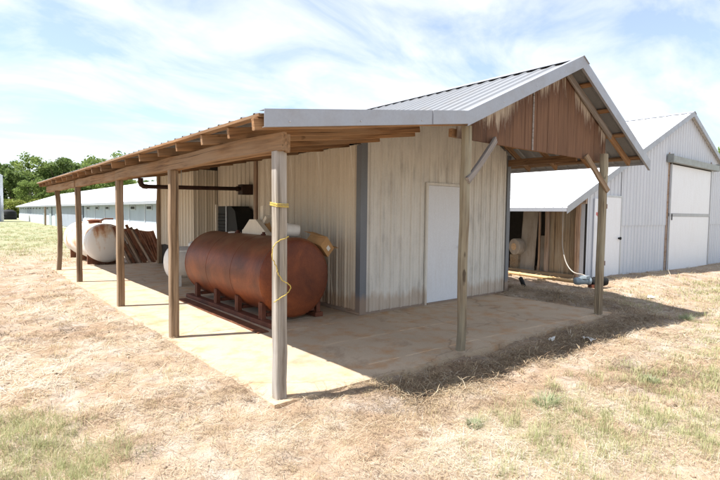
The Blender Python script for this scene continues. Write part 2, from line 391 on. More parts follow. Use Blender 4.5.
# ------------------------------------------------------------------ ground
wv = []
r2 = np.random.default_rng(3)
for lam, amp, n in ((6, 0.012, 6), (2.2, 0.009, 8), (0.9, 0.009, 10), (0.42, 0.007, 12), (0.2, 0.005, 14)):
    for _ in range(n):
        th = r2.uniform(0, 2 * math.pi); kk = 2 * math.pi / (lam * r2.uniform(0.7, 1.4))
        wv.append((math.cos(th) * kk, math.sin(th) * kk, r2.uniform(0, 6.28), amp / math.sqrt(n) * 1.5))
def sstep(a, b, x): t = np.clip((np.asarray(x, float) - a) / (b - a), 0, 1); return t * t * (3 - 2 * t)
def hz(x, y):
    x = np.asarray(x, float); y = np.asarray(y, float)
    r = np.hypot(x - CAM[0], y - CAM[1]); h = np.zeros_like(x)
    for (a, b, p, am) in wv: h += am * np.sin(a * x + b * y + p)
    h *= np.clip(1.3 - r / 60, 0.25, 1)
    h += -0.04 - 0.13 * sstep(8, 17, x) * (1 - sstep(20, 40, y))
    h += 0.11 * np.exp(-((x - 4.3) / 0.55) ** 2) * sstep(-2.6, -1.6, y) * (1 - sstep(3, 5, y))       # bank of litter beside the slab
    h += 0.045 * sstep(4.6, 5.6, x) * (1 - sstep(9, 12, x)) * sstep(-3, -1, y) * (1 - sstep(8, 12, y))
    h -= 0.15 * sstep(4.0, 6.0, x) * (1 - sstep(10, 14, x)) * sstep(-1.0, -2.5, y) * (1 - sstep(-4, -9, y))
    sl = sstep(-2.85, -2.75, x) * (1 - sstep(3.45, 3.55, x)) * sstep(-2.35, -2.25, y) * (1 - sstep(9.6, 10.0, y))
    sh = sstep(-0.2, 0.1, x) * (1 - sstep(4.0, 4.2, x)) * sstep(-0.1, 0.1, y) * (1 - sstep(9.8, 10.0, y))
    return h * (1 - np.maximum(sl, sh)) - 0.13 * np.maximum(sl, sh)
def axis_lines(c, lo, hi, fine, far):
    a = [c]; st = fine
    x = c
    while x < far:
        st = fine if x < hi else st * 1.12
        x += st; a.append(x)
    x = c; st = fine; b = []
    while x > -far:
        st = fine if x > lo else st * 1.12
        x -= st; b.append(x)
    return np.array(b[::-1] + a)
gx = axis_lines(-2, -6.5, 7.5, 0.045, 900); gy = axis_lines(-3, -6.2, 3.5, 0.045, 900)
GX, GY = np.meshgrid(gx, gy); GZ = hz(GX, GY)
nx, ny = len(gx), len(gy)
me = bpy.data.meshes.new('ground')
vv = np.stack([GX, GY, GZ], -1).reshape(-1, 3).astype(np.float32)
idx = np.arange(nx * ny).reshape(ny, nx)
ff = np.stack([idx[:-1, :-1], idx[:-1, 1:], idx[1:, 1:], idx[1:, :-1]], -1).reshape(-1, 4).astype(np.int32)
def np_mesh(me, vv, ff, k):
    me.vertices.add(len(vv)); me.vertices.foreach_set('co', vv.ravel())
    me.loops.add(ff.size); me.loops.foreach_set('vertex_index', ff.ravel())
    me.polygons.add(len(ff)); me.polygons.foreach_set('loop_start', np.arange(0, ff.size, k, dtype=np.int32))
    me.update(calc_edges=True); me.validate()
np_mesh(me, vv, ff, 4)
farv = np.clip(sstep(11, 22, vv[:, 1]) * (1 - 0.6 * sstep(2, 5, vv[:, 0]) * (1 - sstep(30, 60, vv[:, 1]))) + 0.6 * sstep(12, 30, np.hypot(vv[:, 0] - 2, vv[:, 1])) * sstep(6, 14, vv[:, 0]), 0, 1)
at = me.attributes.new('far', 'FLOAT', 'POINT'); at.data.foreach_set('value', farv.astype(np.float32))
me.materials.append(M['soil']); me.shade_smooth()
ground = bpy.data.objects.new('ground', me); COL.objects.link(ground); kind(ground, 'structure')

# concrete apron, poured in bays with open joints
slab = kind(MB().box((-2.83, -2.33, -0.2), (3.52, -0.0, -0.012)).box((-2.83, 0.0, -0.2), (0.02, 10.0, -0.012)).build('concrete_slab', 'concrete'), 'structure')
ys = [-2.36, 0.36, 2.95, 5.6, 8.2, 10.02]
for a, b in zip(ys[:-1], ys[1:]):
    mb = MB()
    hi = 0.0 if b > 0.5 else 3.56
    if b < 0.5:
        mb.poly([(-2.86, a, -0.15), (0.30, a, -0.15), (0.30, -0.004, -0.15), (-0.004, -0.004, -0.15), (-0.004, b - 0.008, -0.15), (-2.86, b - 0.008, -0.15)], (0, 0, 0.15)).build('slab_bay', 'concrete', slab)
        MB().poly([(0.308, a, -0.15), (3.56, a, -0.15), (3.56, -0.004, -0.15), (0.308, -0.004, -0.15)], (0, 0, 0.15)).build('slab_bay', 'concrete', slab)
    else:
        mb.box((-2.86, a + 0.004, -0.15), (-0.004, b - 0.008, 0)).build('slab_bay', 'concrete', slab)

# ------------------------------------------------------------------ the open sided shed
shed = thing('utility_shed', 'beige metal shed with open lean-to on wooden posts and porch gable', 'shed', (0, 0, 0))
XR, ZR, XL, ZL, XE, ZE, XRE, ZRE = 2.09, 3.86, -0.47, 2.73, -3.0, 2.392, 4.64, 2.57
YF, YB, YLB = -2.40, 9.95, 11.1
def zroof(x):
    if x < XL: return ZE + (x - XE) * (ZL - ZE) / (XL - XE)
    if x < XR: return ZL + (x - XL) * (ZR - ZL) / (XR - XL)
    return ZR + (x - XR) * (ZRE - ZR) / (XRE - XR)
WX, WY = 3.98, 9.72
def zwall(x): return zroof(x) - 0.09
# walls: a framed core with separate siding sheets fixed to it
RY0, RY1, RX = 3.44, 6.98, 0.70
core = MB().poly([(0.03, 0.03, 0), (WX - 0.03, 0.03, 0), (WX - 0.03, 0.03, zwall(WX) - 0.02), (XR, 0.03, zwall(XR) - 0.05), (0.03, 0.03, zwall(0) - 0.02)], (0, 0.09, 0)).build('end_wall', 'dark', shed)
core2 = MB().poly([(0.03, WY - 0.12, 0), (WX - 0.03, WY - 0.12, 0), (WX - 0.03, WY - 0.12, zwall(WX) - 0.02), (XR, WY - 0.12, zwall(XR) - 0.05), (0.03, WY - 0.12, zwall(0) - 0.02)], (0, 0.09, 0)).build('end_wall', 'dark', shed)
sidew = MB().box((0.03, 0.12, 0), (0.11, RY0 - 0.02, 2.66)).build('side_wall', 'dark', shed)
sidew2 = MB().box((0.03, RY1 + 0.03, 0), (0.11, WY - 0.12, 2.66)).build('side_wall', 'dark', shed)
recess = MB().box((RX + 0.01, RY0 - 0.1, 0), (RX + 0.09, RY1 + 0.1, 2.95)).build('recess_wall', 'dark', shed)
rret = MB().box((0.11, RY1 + 0.03, 0), (RX + 0.01, RY1 + 0.11, 2.8)).build('recess_wall', 'dark', shed)
rret0 = MB().box((0.11, RY0 - 0.11, 0), (RX + 0.01, RY0 - 0.03, 2.8)).build('recess_wall', 'dark', shed)
farw = MB().box((WX - 0.11, 0.12, 0), (WX - 0.03, WY - 0.12, 2.7)).build('side_wall', 'dark', shed)
DX0, DX1, DZ0, DZ1 = 1.52, 2.45, 0.035, 2.105
def wall_sheets(parent, P0, ac, nr, total, f0, f1, mat, width=0.9, skip=None, **kw):
    s0 = 0.0
    while s0 < total - 0.02:
        w = min(width, total - s0)
        mb = MB(); P = V3(*P0) + V3(*ac) * s0
        mb.sheet(P, ac, (0, 0, 1), nr, w - 0.003, lambda a: f0(s0 + a), lambda a: f1(s0 + a), rib=0.026, rw=0.05, tw=0.022, minor=0.007, **kw)
        mb.build('siding_panel', mat, parent); s0 += w
fz = lambda a: 0.02
# front end: left of door, over the door, right of door
wall_sheets(core, (0.10, 0.025, 0), (1, 0, 0), (0, -1, 0), DX0 - 0.05 - 0.10, fz, lambda a: zwall(0.10 + a), 'siding_old', 0.69)
wall_sheets(core, (DX0 - 0.05, 0.025, 0), (1, 0, 0), (0, -1, 0), DX1 - DX0 + 0.1, lambda a: DZ1 + 0.05, lambda a: zwall(DX0 - 0.05 + a), 'siding_old', 0.6)
wall_sheets(core, (DX1 + 0.05, 0.025, 0), (1, 0, 0), (0, -1, 0), WX - 0.08 - DX1 - 0.05, fz, lambda a: zwall(DX1 + 0.05 + a), 'siding_old', 0.75)
# side under the lean-to
wall_sheets(sidew, (0.025, 0.06, 0), (0, 1, 0), (-1, 0, 0), RY0 - 0.06 - 0.07, fz, lambda a: 2.68, 'siding', 0.9)
rag = lambda a: 0.60 + 0.012 * math.sin(a * 9)
wall_sheets(sidew2, (0.025, RY1, 0), (0, 1, 0), (-1, 0, 0), WY - RY1 - 0.12, rag, lambda a: 2.68, 'siding', 0.9)
wall_sheets(recess, (RX, RY0 - 0.03, 0), (0, 1, 0), (-1, 0, 0), RY1 - RY0 + 0.03, fz, lambda a: 2.85, 'siding', 0.9)
wall_sheets(rret, (0.03, RY1 + 0.02, 0), (1, 0, 0), (0, -1, 0), RX - 0.03, fz, lambda a: 2.72, 'siding', 0.7)
wall_sheets(farw, (WX - 0.025, 0.05, 0), (0, 1, 0), (1, 0, 0), WY - 0.1, fz, lambda a: 2.75, 'siding', 0.9)
wall_sheets(core2, (0.05, WY - 0.025, 0), (1, 0, 0), (0, 1, 0), WX - 0.1, fz, lambda a: zwall(0.05 + a), 'siding', 0.9)
# base strip of clay splashed board below the siding
MB().box((0.06, -0.004, 0.0), (DX0 - 0.05, 0.02, 0.03)).build('base_trim', 'corner', core)
MB().box((DX1 + 0.05, -0.004, 0.0), (WX - 0.06, 0.02, 0.03)).build('base_trim', 'corner', core)
# corner trims
mb = MB(); mb.box((-0.012, -0.012, 0.004), (0.12, 0.003, zwall(0.05))); mb.box((-0.012, 0.003, 0.004), (0.003, 0.10, 2.66)); mb.build('corner_trim', 'corner', core)
mb = MB(); mb.box((WX - 0.1, -0.012, 0.004), (WX + 0.012, 0.003, zwall(WX))); mb.box((WX - 0.003, 0.003, 0.004), (WX + 0.012, 0.10, 2.6)); mb.build('corner_trim', 'corner', core)
mb = MB(); mb.timber((0.0, RY0 - 0.03, 0), (0.0, RY0 - 0.03, 2.7), 0.1, 0.09, seg=6); mb.build('wall_post', 'board', shed)
mb = MB(); mb.timber((-0.03, WY - 0.06, -0.01), (-0.03, WY - 0.06, 2.7), 0.12, 0.12, seg=6, jit=0.008); mb.build('wall_post', 'post', shed)
MB().timber((0.01, 0.0, 0.03), (0.01, RY0 - 0.08, 0.03), 0.05, 0.06, seg=5).build('sill_board', 'board', sidew)
# door
door = MB().box((DX0, -0.012, DZ0), (DX1, 0.022, DZ1)).build('door', 'door', shed)
mb = MB(); mb.box((DX0 - 0.05, -0.02, 0.0), (DX0 - 0.003, 0.02, DZ1 + 0.05)); mb.box((DX1 + 0.003, -0.02, 0.0), (DX1 + 0.05, 0.02, DZ1 + 0.05)); mb.box((DX0 - 0.003, -0.02, DZ1 + 0.004), (DX1 + 0.003, 0.02, DZ1 + 0.05))
mb.build('door_frame', 'siding_old', door)
MB().box((DX0, -0.03, 0.0), (DX1, 0.02, 0.031)).build('threshold', 'corner', door)
MB().lathe((DX1 - 0.07, -0.012, 1.0), (0, -1, 0), [(0, 0.02), (0.03, 0.012), (0.035, 0.028), (0.06, 0.028), (0.07, 0.012)], 14).build('door_knob', 'galv', door, True)

# posts of the lean-to
PX = -2.75
posts = [(-2.24, 'post_grey', 0.105, (0, 0, 0)), (0.37, 'post', 0.108, (0.0, 0, 0)), (2.97, 'post', 0.108, (0.0, 0.0, 0)), (6.55, 'post', 0.11, (0.01, 0, 0)), (9.33, 'post', 0.11, (0.045, -0.03, 0))]
post_objs = []
for (y, mt, w, bow) in posts:
    mb = MB(); mb.timber((PX + rng.normal(0, 0.01), y, -0.1 if y > -3 else 0), (PX, y, 2.112), w * 0.85, w, (1, 0, 0), seg=9, jit=0.0022, bow=bow)
    post_objs.append(mb.build('post', mt, shed))
# beam on the posts: doubled boards, in lengths that meet over a post
for (a, b) in ((-2.36, 2.97), (2.98, 6.55), (6.56, 10.95)):
    mb = MB(); mb.timber((PX - 0.035, a, 2.19), (PX - 0.035, b, 2.19), 0.05, 0.155, seg=8, jit=0.006); mb.build('beam', 'beam', shed)
    mb = MB(); mb.timber((PX + 0.03, a + 0.05, 2.185), (PX + 0.03, b, 2.185), 0.05, 0.145, seg=8, jit=0.006); mb.build('beam', 'beam', shed)
# rafters
ry = [-2.33, -1.72, -1.12, -0.45, 0.3, 1.0, 1.78, 2.5, 3.16, 3.84, 4.47, 5.2, 5.83, 6.5, 7.15, 7.8, 8.45, 9.1, 9.75, 10.4, 10.98]
for i, y in enumerate(ry):
    xe = -3.04 if i == 0 else -2.97 + rng.uniform(-0.02, 0.02)
    y2 = y + rng.normal(0, 0.02); x1 = (-0.03 if y < WY else -0.6) if y > -1.3 else (-0.36 if i == 0 else -0.55)
    mb = MB(); mb.timber((xe, y2, zroof(xe) - 0.092), (x1, y2, ZL + (x1 - XL) * 0.135 - 0.092), 0.042, 0.095, seg=6, jit=0.004); mb.build('rafter', 'rafter', shed)
# lean-to purlins and eave board
for x in (-2.97, -2.3, -1.65, -1.0, -0.5):
    mb = MB(); mb.timber((x, YF + 0.03, zroof(x) - 0.032), (x, YLB - 0.03, zroof(x) - 0.032), 0.085, 0.026, seg=14, jit=0.003); mb.build('purlin', 'rafter', shed)
# roof sheets
def roof_run(x0, x1, y0, y1, mat):
    P = V3(x0, y0, zroof(x0)); d = V3(x1 - x0, 0, zroof(x1 - 1e-6) - zroof(x0 + 1e-6)); L = np.linalg.norm(d); d /= L
    nr = np.cross(d, V3(0, 1, 0)); nr = nr if nr[2] > 0 else -nr
    y = y0
    while y < y1 - 0.05:
        w = min(0.915, y1 - y)
        mb = MB(); mb.sheet((x0, y, zroof(x0 if x0 != XL else x0 + 1e-6) - 0.017), (0, 1, 0), d, nr, w - 0.002, lambda a: 0, lambda a: L, nseg=2)
        mb.build('roof_sheet', mat, shed); y += w
roof_run(XE, XL + 0.06, YF + 0.012, YLB, 'roof')
roof_run(XL + 1e-4, XR - 0.01, YF + 0.012, YB, 'roof')
def roof_right():
    d = nrm((XRE - XR, 0, ZRE - ZR)); L = math.hypot(XRE - XR, ZRE - ZR); nr = nrm((-d[2], 0, d[0])); y = YF + 0.012
    while y < YB - 0.05:
        w = min(0.915, YB - y)
        mb = MB(); mb.sheet((XR + 0.01, y, ZR - 0.017), (0, 1, 0), d, nr, w - 0.002, lambda a: 0, lambda a: L, nseg=2); mb.build('roof_sheet', 'roof', shed); y += w
roof_right()
# ridge cap in lengths
y = YF - 0.02
while y < YB:
    y1 = min(y + 3.05, YB + 0.02)
    mb = MB(); zc = ZR + 0.021
    mb.add([(XR - 0.17, y, zc - 0.075), (XR, y, zc), (XR + 0.17, y, zc - 0.086), (XR - 0.17, y1, zc - 0.075), (XR, y1, zc), (XR + 0.17, y1, zc - 0.086),
            (XR - 0.17, y, zc - 0.079), (XR, y, zc - 0.004), (XR + 0.17, y, zc - 0.09), (XR - 0.17, y1, zc - 0.079), (XR, y1, zc - 0.004), (XR + 0.17, y1, zc - 0.09)],
           [(0, 1, 4, 3), (1, 2, 5, 4), (9, 10, 7, 6), (10, 11, 8, 7), (0, 6, 7, 1), (1, 7, 8, 2), (3, 4, 10, 9), (4, 5, 11, 10), (0, 3, 9, 6), (2, 8, 11, 5)])
    mb.build('ridge_cap', 'trim', shed); y = y1 + 0.004
# rake trim along the front edge: lengths of folded metal
def rake(xa, xb, za, zb, hgt=0.125, yo=0.0):
    mb = MB()
    mb.poly([(xa, YF - yo, za + 0.012), (xb, YF - yo, zb + 0.012), (xb, YF - yo, zb - hgt), (xa, YF - yo, za - hgt)], (0, -0.006, 0))
    mb.poly([(xa, YF - yo - 0.006, za + 0.012), (xb, YF - yo - 0.006, zb + 0.012), (xb, YF - yo - 0.006, zb + 0.018), (xa, YF - yo - 0.006, za + 0.018)], (0, 0.09, 0))
    mb.poly([(xa, YF - yo - 0.0, za - hgt + 0.0), (xb, YF - yo - 0.0, zb - hgt + 0.0), (xb, YF - yo - 0.0, zb - hgt + 0.004), (xa, YF - yo - 0.0, za - hgt + 0.004)], (0, 0.03, 0))
    return mb.build('rake_trim', 'trim', shed)
xm = -1.02
rake(XE + 0.02, xm, zroof(XE + 0.02), zroof(xm)); rake(xm - 0.02, XL + 0.01, zroof(xm - 0.02), ZL, 0.125, 0.008)
rake(XL, XR, ZL, ZR, 0.15, 0.003); rake(XR, XRE, ZR, ZRE, 0.15, 0.0)
for x in (-2.75, -2.0, -1.2, 0.2, 0.9, 1.6):
    zz = zroof(x) - 0.085
    MB().lathe((x, YF - 0.005, zz), (0, -1, 0), [(0, 0.008), (0.006, 0.008), (0.009, 0.004)], 8).build('screw', 'galv', shed)
# right eave trim
MB().box((XRE - 0.004, YF, ZRE - 0.05), (XRE + 0.004, YB, ZRE + 0.004)).build('eave_trim', 'trim', shed)
# main roof frame: rafters down both slopes with tails, purlins above
for y in (-2.12, -1.41, -0.75, -0.04 - 0.1):
    mb = MB(); mb.timber((XR, y, ZR - 0.115), (4.45, y, zroof(4.45) - 0.115), 0.045, 0.1, seg=5); mb.build('rafter', 'rafter', shed)
    if y < -1: mb = MB(); mb.timber((XR, y + 0.05, ZR - 0.115), (0.1, y + 0.05, zroof(0.1) - 0.115), 0.045, 0.1, seg=5); mb.build('rafter', 'rafter', shed)
for y in np.arange(1.2, 9.9, 1.2):
    mb = MB(); mb.timber((WX + 0.05, y, zroof(WX + 0.05) - 0.115), (4.45, y, zroof(4.45) - 0.115), 0.045, 0.09, seg=2); mb.build('rafter', 'rafter', shed)
for x in (2.55, 3.15, 3.77, 4.42, 1.5, 0.9, 0.3, -0.3):
    ye = YB - 0.05 if x > WX else 0.0
    mb = MB(); mb.timber((x, YF + 0.02, zroof(x) - 0.05), (x, ye, zroof(x) - 0.05), 0.085, 0.034, (-0.44 if x < XR else 0.5, 0, 1), seg=6, jit=0.002); mb.build('purlin', 'rafter', shed)
# tie beam, eave plates and porch joists
MB().timber((-0.36, -2.07, 2.56), (3.36, -2.07, 2.56), 0.05, 0.1, seg=7, jit=0.003).build('tie_beam', 'rafter', shed)
MB().timber((3.9, -1.44, 2.66), (3.9, -0.02, 2.66), 0.05, 0.13, seg=4).build('eave_beam', 'rafter', shed)
# gable planks
x = -0.30; gw = 0.285
def ztopg(x): return zroof(x) - 0.13
while x < 3.5:
    x1 = min(x + gw, 3.52)
    pts = [(x + 0.004, -2.095, 2.60), (x1 - 0.004, -2.095, 2.60), (x1 - 0.004, -2.095, max(2.61, ztopg(x1)))]
    if x < XR < x1: pts.append((XR, -2.095, ztopg(XR)))
    pts.append((x + 0.004, -2.095, max(2.61, ztopg(x))))
    q0 = V3(*pts[0]); mb = MB()
    # subdivide the plank upward so that the stain attribute can vary along it
    nz_ = 10; V = []; F = []; G = []; so = rng.uniform(0, 40)
    yo = rng.uniform(-0.006, 0.0)
    xs = [x + 0.004, x1 - 0.004] if not (x < XR < x1) else [x + 0.004, XR, x1 - 0.004]
    for lay in (0, 1):
        for i in range(nz_ + 1):
            for xx in xs:
                zt_ = max(2.62, ztopg(xx)); z = 2.50 + (zt_ - 2.50) * i / nz_
                V.append((xx, -2.112 + yo + 0.014 * lay, z)); G.append((z + so, xx + so, 0))
    nn = len(xs); N1 = nn * (nz_ + 1)
    for i in range(nz_):
        for j in range(nn - 1):
            a, b, c, d = i * nn + j, i * nn + j + 1, (i + 1) * nn + j + 1, (i + 1) * nn + j
            F += [(a, b, c, d), (N1 + d, N1 + c, N1 + b, N1 + a)]
        F += [(i * nn, (i + 1) * nn, N1 + (i + 1) * nn, N1 + i * nn), (i * nn + nn - 1, N1 + i * nn + nn - 1, N1 + (i + 1) * nn + nn - 1, (i + 1) * nn + nn - 1)]
    mb.add(V, F, G)
    mb.build('gable_plank', 'gable', shed, extra={'drip': lambda q: max(0.0, 1.0 - (ztopg(q[0]) - q[2]) / 0.62)})
    x = x1
MB().poly([(1.295, -2.125, 2.5), (1.325, -2.125, 2.5), (1.325, -2.125, ztopg(1.31)), (1.295, -2.125, ztopg(1.31))], (0, 0.01, 0)).build('gable_batten', 'brace', shed)
# pale rafter face along the right rake, stained at its foot
MB().timber((XR + 0.02, -2.155, ZR - 0.16), (3.62, -2.155, zroof(3.62) - 0.16), 0.03, 0.10, seg=6, jit=0.002).build('rake_board', 'brace', shed)
# porch posts and their braces
mb = MB(); mb.timber((-0.29, -2.24, 0), (-0.285, -2.25, 2.62), 0.10, 0.105, (1, 0, 0), seg=12, jit=0.003, bow=(-0.012, 0, 0), ch=0.028, taper=1.08); mb.build('post', 'post_green', shed)
mb = MB(); mb.timber((3.21, -2.24, -0.03), (3.21, -2.24, 2.6), 0.105, 0.11, (1, 0, 0), seg=10, jit=0.003, ch=0.02); mb.build('post', 'post_green', shed)
MB().timber((-0.33, -2.31, 1.99), (0.40, -2.16, 2.55), 0.04, 0.085, seg=6, jit=0.002, bow=(0, 0, -0.02)).build('brace', 'brace', shed)
MB().timber((3.22, -2.315, 2.0), (2.76, -2.16, 2.55), 0.04, 0.08, seg=5, jit=0.0015).build('brace', 'post', shed)

# ------------------------------------------------------------------ yellow line tied to the nearest post
hw, hd = 0.06, 0.053
yel = thing('yellow_rope', 'yellow nylon cord wound round the greyed corner post', 'rope', (PX, -2.24, 0.8))
ring = [(PX - hd, -2.24 - hw, 1.65), (PX + hd, -2.24 - hw, 1.645), (PX + hd, -2.24 + hw, 1.655), (PX - hd, -2.24 + hw, 1.66), (PX - hd, -2.24 - hw, 1.65)]
for dz in (0, 0.012, 0.024): MB().tube([(a, b, c + dz + rng.normal(0, 0.002)) for a, b, c in ring], 0.0042, 6).build('band', 'yellow', yel)
pth = [(PX + hd + 0.006, -2.24 - hw, 1.40), (PX + 0.02, -2.24 - hw - 0.008, 1.385), (PX - 0.05, -2.24 - hw - 0.012, 1.36), (PX - 0.1, -2.24 - hw - 0.015, 1.31), (PX - 0.105, -2.24 - hw - 0.015, 1.22), (PX - 0.07, -2.24 - hw - 0.014, 1.15), (PX - 0.055, -2.24 - hw - 0.012, 1.10),
       (PX - 0.01, -2.24 - hw - 0.012, 1.03), (PX + 0.055, -2.24 - hw - 0.012, 0.99), (PX + 0.07, -2.24 - hw - 0.01, 0.95), (PX + 0.03, -2.24 - hw - 0.01, 0.91), (PX - 0.05, -2.24 - hw - 0.012, 0.875), (PX - 0.09, -2.24 - hw - 0.01, 0.85)]
def smooth_path(p, n=6):
    p = [V3(*q) for q in p]; out = []
    for i in range(len(p) - 1):
        a, b, c, d = p[max(i - 1, 0)], p[i], p[i + 1], p[min(i + 2, len(p) - 1)]
        for t in np.linspace(0, 1, n, endpoint=False):
            out.append(0.5 * ((2 * b) + (c - a) * t + (2 * a - 5 * b + 4 * c - d) * t * t + (3 * b - a - 3 * c + d) * t ** 3))
    return out + [p[-1]]
MB().tube([q + rng.normal(0, 0.0025, 3) * V3(1, 0.3, 1) for q in smooth_path(pth)], 0.0042, 6).build('loose_end', 'yellow', yel, True)

# ------------------------------------------------------------------ tanks
def tank(name, label, c, y0, y1, r, mats, group=None, bulge=0.18, n=48):
    t = thing(name, label, 'tank', (c[0], (y0 + y1) / 2, 0.0), group)
    prof = [(y0 + 0.012, r)] + [(y0 + (y1 - y0) * q, r) for q in np.linspace(0.04, 0.96, 13)] + [(y1 - 0.012, r)]
    MB().lathe((c[0], 0, c[1]), (0, 1, 0), prof, n).build('shell', mats[0], t, True)
    for (yy, sg) in ((y0, -1), (y1, 1)):
        pr = [(0.012, r - 0.004), (0.0, r + 0.004), (-0.02, r + 0.004), (-0.035, r - 0.012)]
        pr += [(-0.035 - bulge * math.sin(a), (r - 0.012) * math.cos(a)) for a in np.linspace(0.12, math.pi / 2 - 0.02, 9)]
        MB().lathe((c[0], yy, c[1]), (0, sg, 0), [(-d, q) for d, q in pr], n).build('end_cap', mats[1], t, True)
    return t
TD = 0.05
rt = tank('rusted_tank', 'large rust-brown steel fuel tank lying on a skid under the lean-to', (-1.03, 0.70 - TD), 0.27, 3.10, 0.585, ('rust', 'rust'), None, 0.07)
for s_ in (-1, 1):
    x = -1.03 + s_ * 0.47
    MB().timber((x, -0.02 if s_ < 0 else 0.3, 0.035), (x, 3.2, 0.035), 0.14, 0.07, seg=5, jit=0.002).build('skid_rail', 'rust_dark', rt)
for y in (0.38, 1.15, 1.95, 2.8):
    for s_ in (-1, 1):
        x = -1.03 + s_ * 0.47
        mb = MB(); mb.box((x - 0.035, y - 0.05, 0.07), (x + 0.035, y + 0.05, 0.31)); mb.box((x - 0.04, y - 0.005, 0.07), (x + 0.05 * -s_, y + 0.005, 0.31)); mb.build('leg', 'rust_dark', rt)
    MB().poly([(-1.44, y - 0.03, 0.1), (-0.62, y - 0.03, 0.1), (-0.62, y - 0.03, 0.15), (-1.44, y - 0.03, 0.15)], (0, 0.06, 0)).build('cradle', 'rust_dark', rt)
for y in (1.2, 2.15): MB().lathe((-1.03, y, 1.275 - TD), (0, 0, 1), [(0, 0.05), (0.03, 0.05), (0.03, 0.03), (0.06, 0.03)], 14).build('filler_cap', 'rust_dark', rt, True)
for y in (1.22, 2.16): MB().lathe((-1.03, 0, 0.70 - TD), (0, 1, 0), [(y - 0.012, 0.583), (y - 0.01, 0.588), (y + 0.01, 0.588), (y + 0.012, 0.583)], 48).build('weld_seam', 'rust', rt, True)
MB().timber((-1.75, -0.12, 0.012), (-1.72, 3.0, 0.012), 0.16, 0.02, seg=4).build('skid_plate', 'rust_bar', rt)

wt = thing('propane_tank', 'small white propane tank on legs behind the rusted tank', 'tank', (-0.9, 4.75, 0))
hd_ = [(-0.16 * math.sin(a_), 0.345 * math.cos(a_)) for a_ in np.linspace(1.5, 0.0, 8)]
MB().lathe((-1.28, 4.78, 0.50), (1, 0, 0), hd_ + [(0.3, 0.345), (0.6, 0.345), (0.9, 0.345)] + [(0.9 - d, q) for d, q in hd_[::-1]], 32).build('shell', 'white_plastic', wt, True)
for x in (-1.22, -0.55):
    for s_ in (-1, 1): MB().box((x - 0.05, 4.78 + s_ * 0.2 - 0.025, 0), (x + 0.05, 4.78 + s_ * 0.2 + 0.025, 0.26)).build('leg', 'white_plastic', wt)
MB().lathe((-0.83, 4.78, 0.84), (0, 0, 1), [(0, 0.1), (0.06, 0.1), (0.1, 0.06), (0.11, 0.02)], 18).build('valve_dome', 'white_plastic', wt, True)

ft = tank('storage_tank', 'big white steel tank with rust bleeding from its top, beyond the far posts', (-1.33, 0.62), 10.45, 14.2, 0.58, ('white_rust', 'white_rust'), None, 0.16)
for y in (10.9, 12.3, 13.7):
    mb = MB(); mb.poly([(-1.78, y - 0.05, -0.12), (-0.88, y - 0.05, -0.12), (-0.88, y - 0.05, 0.28), (-1.1, y - 0.05, 0.09), (-1.33, y - 0.05, 0.035), (-1.56, y - 0.05, 0.09), (-1.78, y - 0.05, 0.28)], (0, 0.1, 0)); mb.build('saddle', 'rust_bar', ft)
MB().lathe((-1.33, 12.0, 1.19), (0, 0, 1), [(0, 0.2), (0.07, 0.2), (0.07, 0.24), (0.1, 0.24), (0.13, 0.1)], 20).build('manhole', 'rust', ft, True)
MB().tube([(-1.33, 11.2, 1.18), (-1.33, 11.2, 1.3), (-1.2, 11.25, 1.34), (-0.95, 11.3, 1.34)], 0.025, 8).build('vent_pipe', 'rust_bar', ft, True)

# ------------------------------------------------------------------ things lying on the rusted tank
def on_tank(x): return 0.70 + math.sqrt(max(0.01, 0.588 ** 2 - (x + 1.03) ** 2))
bx = thing('cardboard_box', 'torn brown cardboard box tipped over the end of the rusted tank', 'box', (-0.55, 0.45, 1.03))
def obox(mb, c, ex, ey, ez, a, b, h):
    c = V3(*c); P = [c + ex * (sx * a) + ey * (sy * b) + ez * (sz * h) for sz in (-1, 1) for sx, sy in ((-1, -1), (1, -1), (1, 1), (-1, 1))]
    return mb.add(P, [(3, 2, 1, 0), (4, 5, 6, 7), (0, 1, 5, 4), (1, 2, 6, 5), (2, 3, 7, 6), (3, 0, 4, 7)])
R3 = np.array(Matrix.Rotation(math.radians(42), 3, 'Y') @ Matrix.Rotation(math.radians(20), 3, 'Z'))
ex, ey, ez = R3[:, 0], R3[:, 1], R3[:, 2]
bc = V3(-0.47, 0.42, 1.16)
for (off, a, b, h) in ((ex * -0.15, 0.004, 0.15, 0.09), (ex * 0.15, 0.004, 0.15, 0.09), (ey * -0.15, 0.146, 0.004, 0.09), (ey * 0.15, 0.146, 0.004, 0.09), (ez * -0.088, 0.146, 0.146, 0.003), (ez * 0.088 + ex * -0.06, 0.085, 0.146, 0.003)):
    obox(MB(), bc + off, ex, ey, ez, a, b, h).build('side', 'card', bx)
fl = nrm(ex * 0.8 + ez * 0.6); fn = np.cross(fl, ey)
obox(MB(), bc + ex * 0.15 + ez * 0.09 + fl * 0.07, fl, ey, fn, 0.07, 0.14, 0.003).build('flap', 'card', bx)
fl = nrm(V3(-1, 0.1, 0.1)); fn = np.cross(fl, ey)
obox(MB(), bc - ex * 0.15 + ez * 0.085 + fl * 0.075, fl, ey, fn, 0.075, 0.14, 0.003).build('flap', 'card', bx)
obox(MB(), bc - ey * 0.155 + ex * 0.03, ex, ey, ez, 0.045, 0.002, 0.03).build('shipping_label', 'white_plastic', bx)
bk = thing('white_bucket', 'white plastic bucket on its side on the rusted tank next to the box', 'bucket', (-0.85, 0.75, 1.22))
MB().lathe((-0.9, 0.78, 1.385), (0.92, -0.38, -0.1), [(0, 0.105), (0.005, 0.118), (0.02, 0.12), (0.03, 0.11), (0.2, 0.1), (0.235, 0.085), (0.245, 0.01)], 26).build('body', 'white_plastic', bk, True)
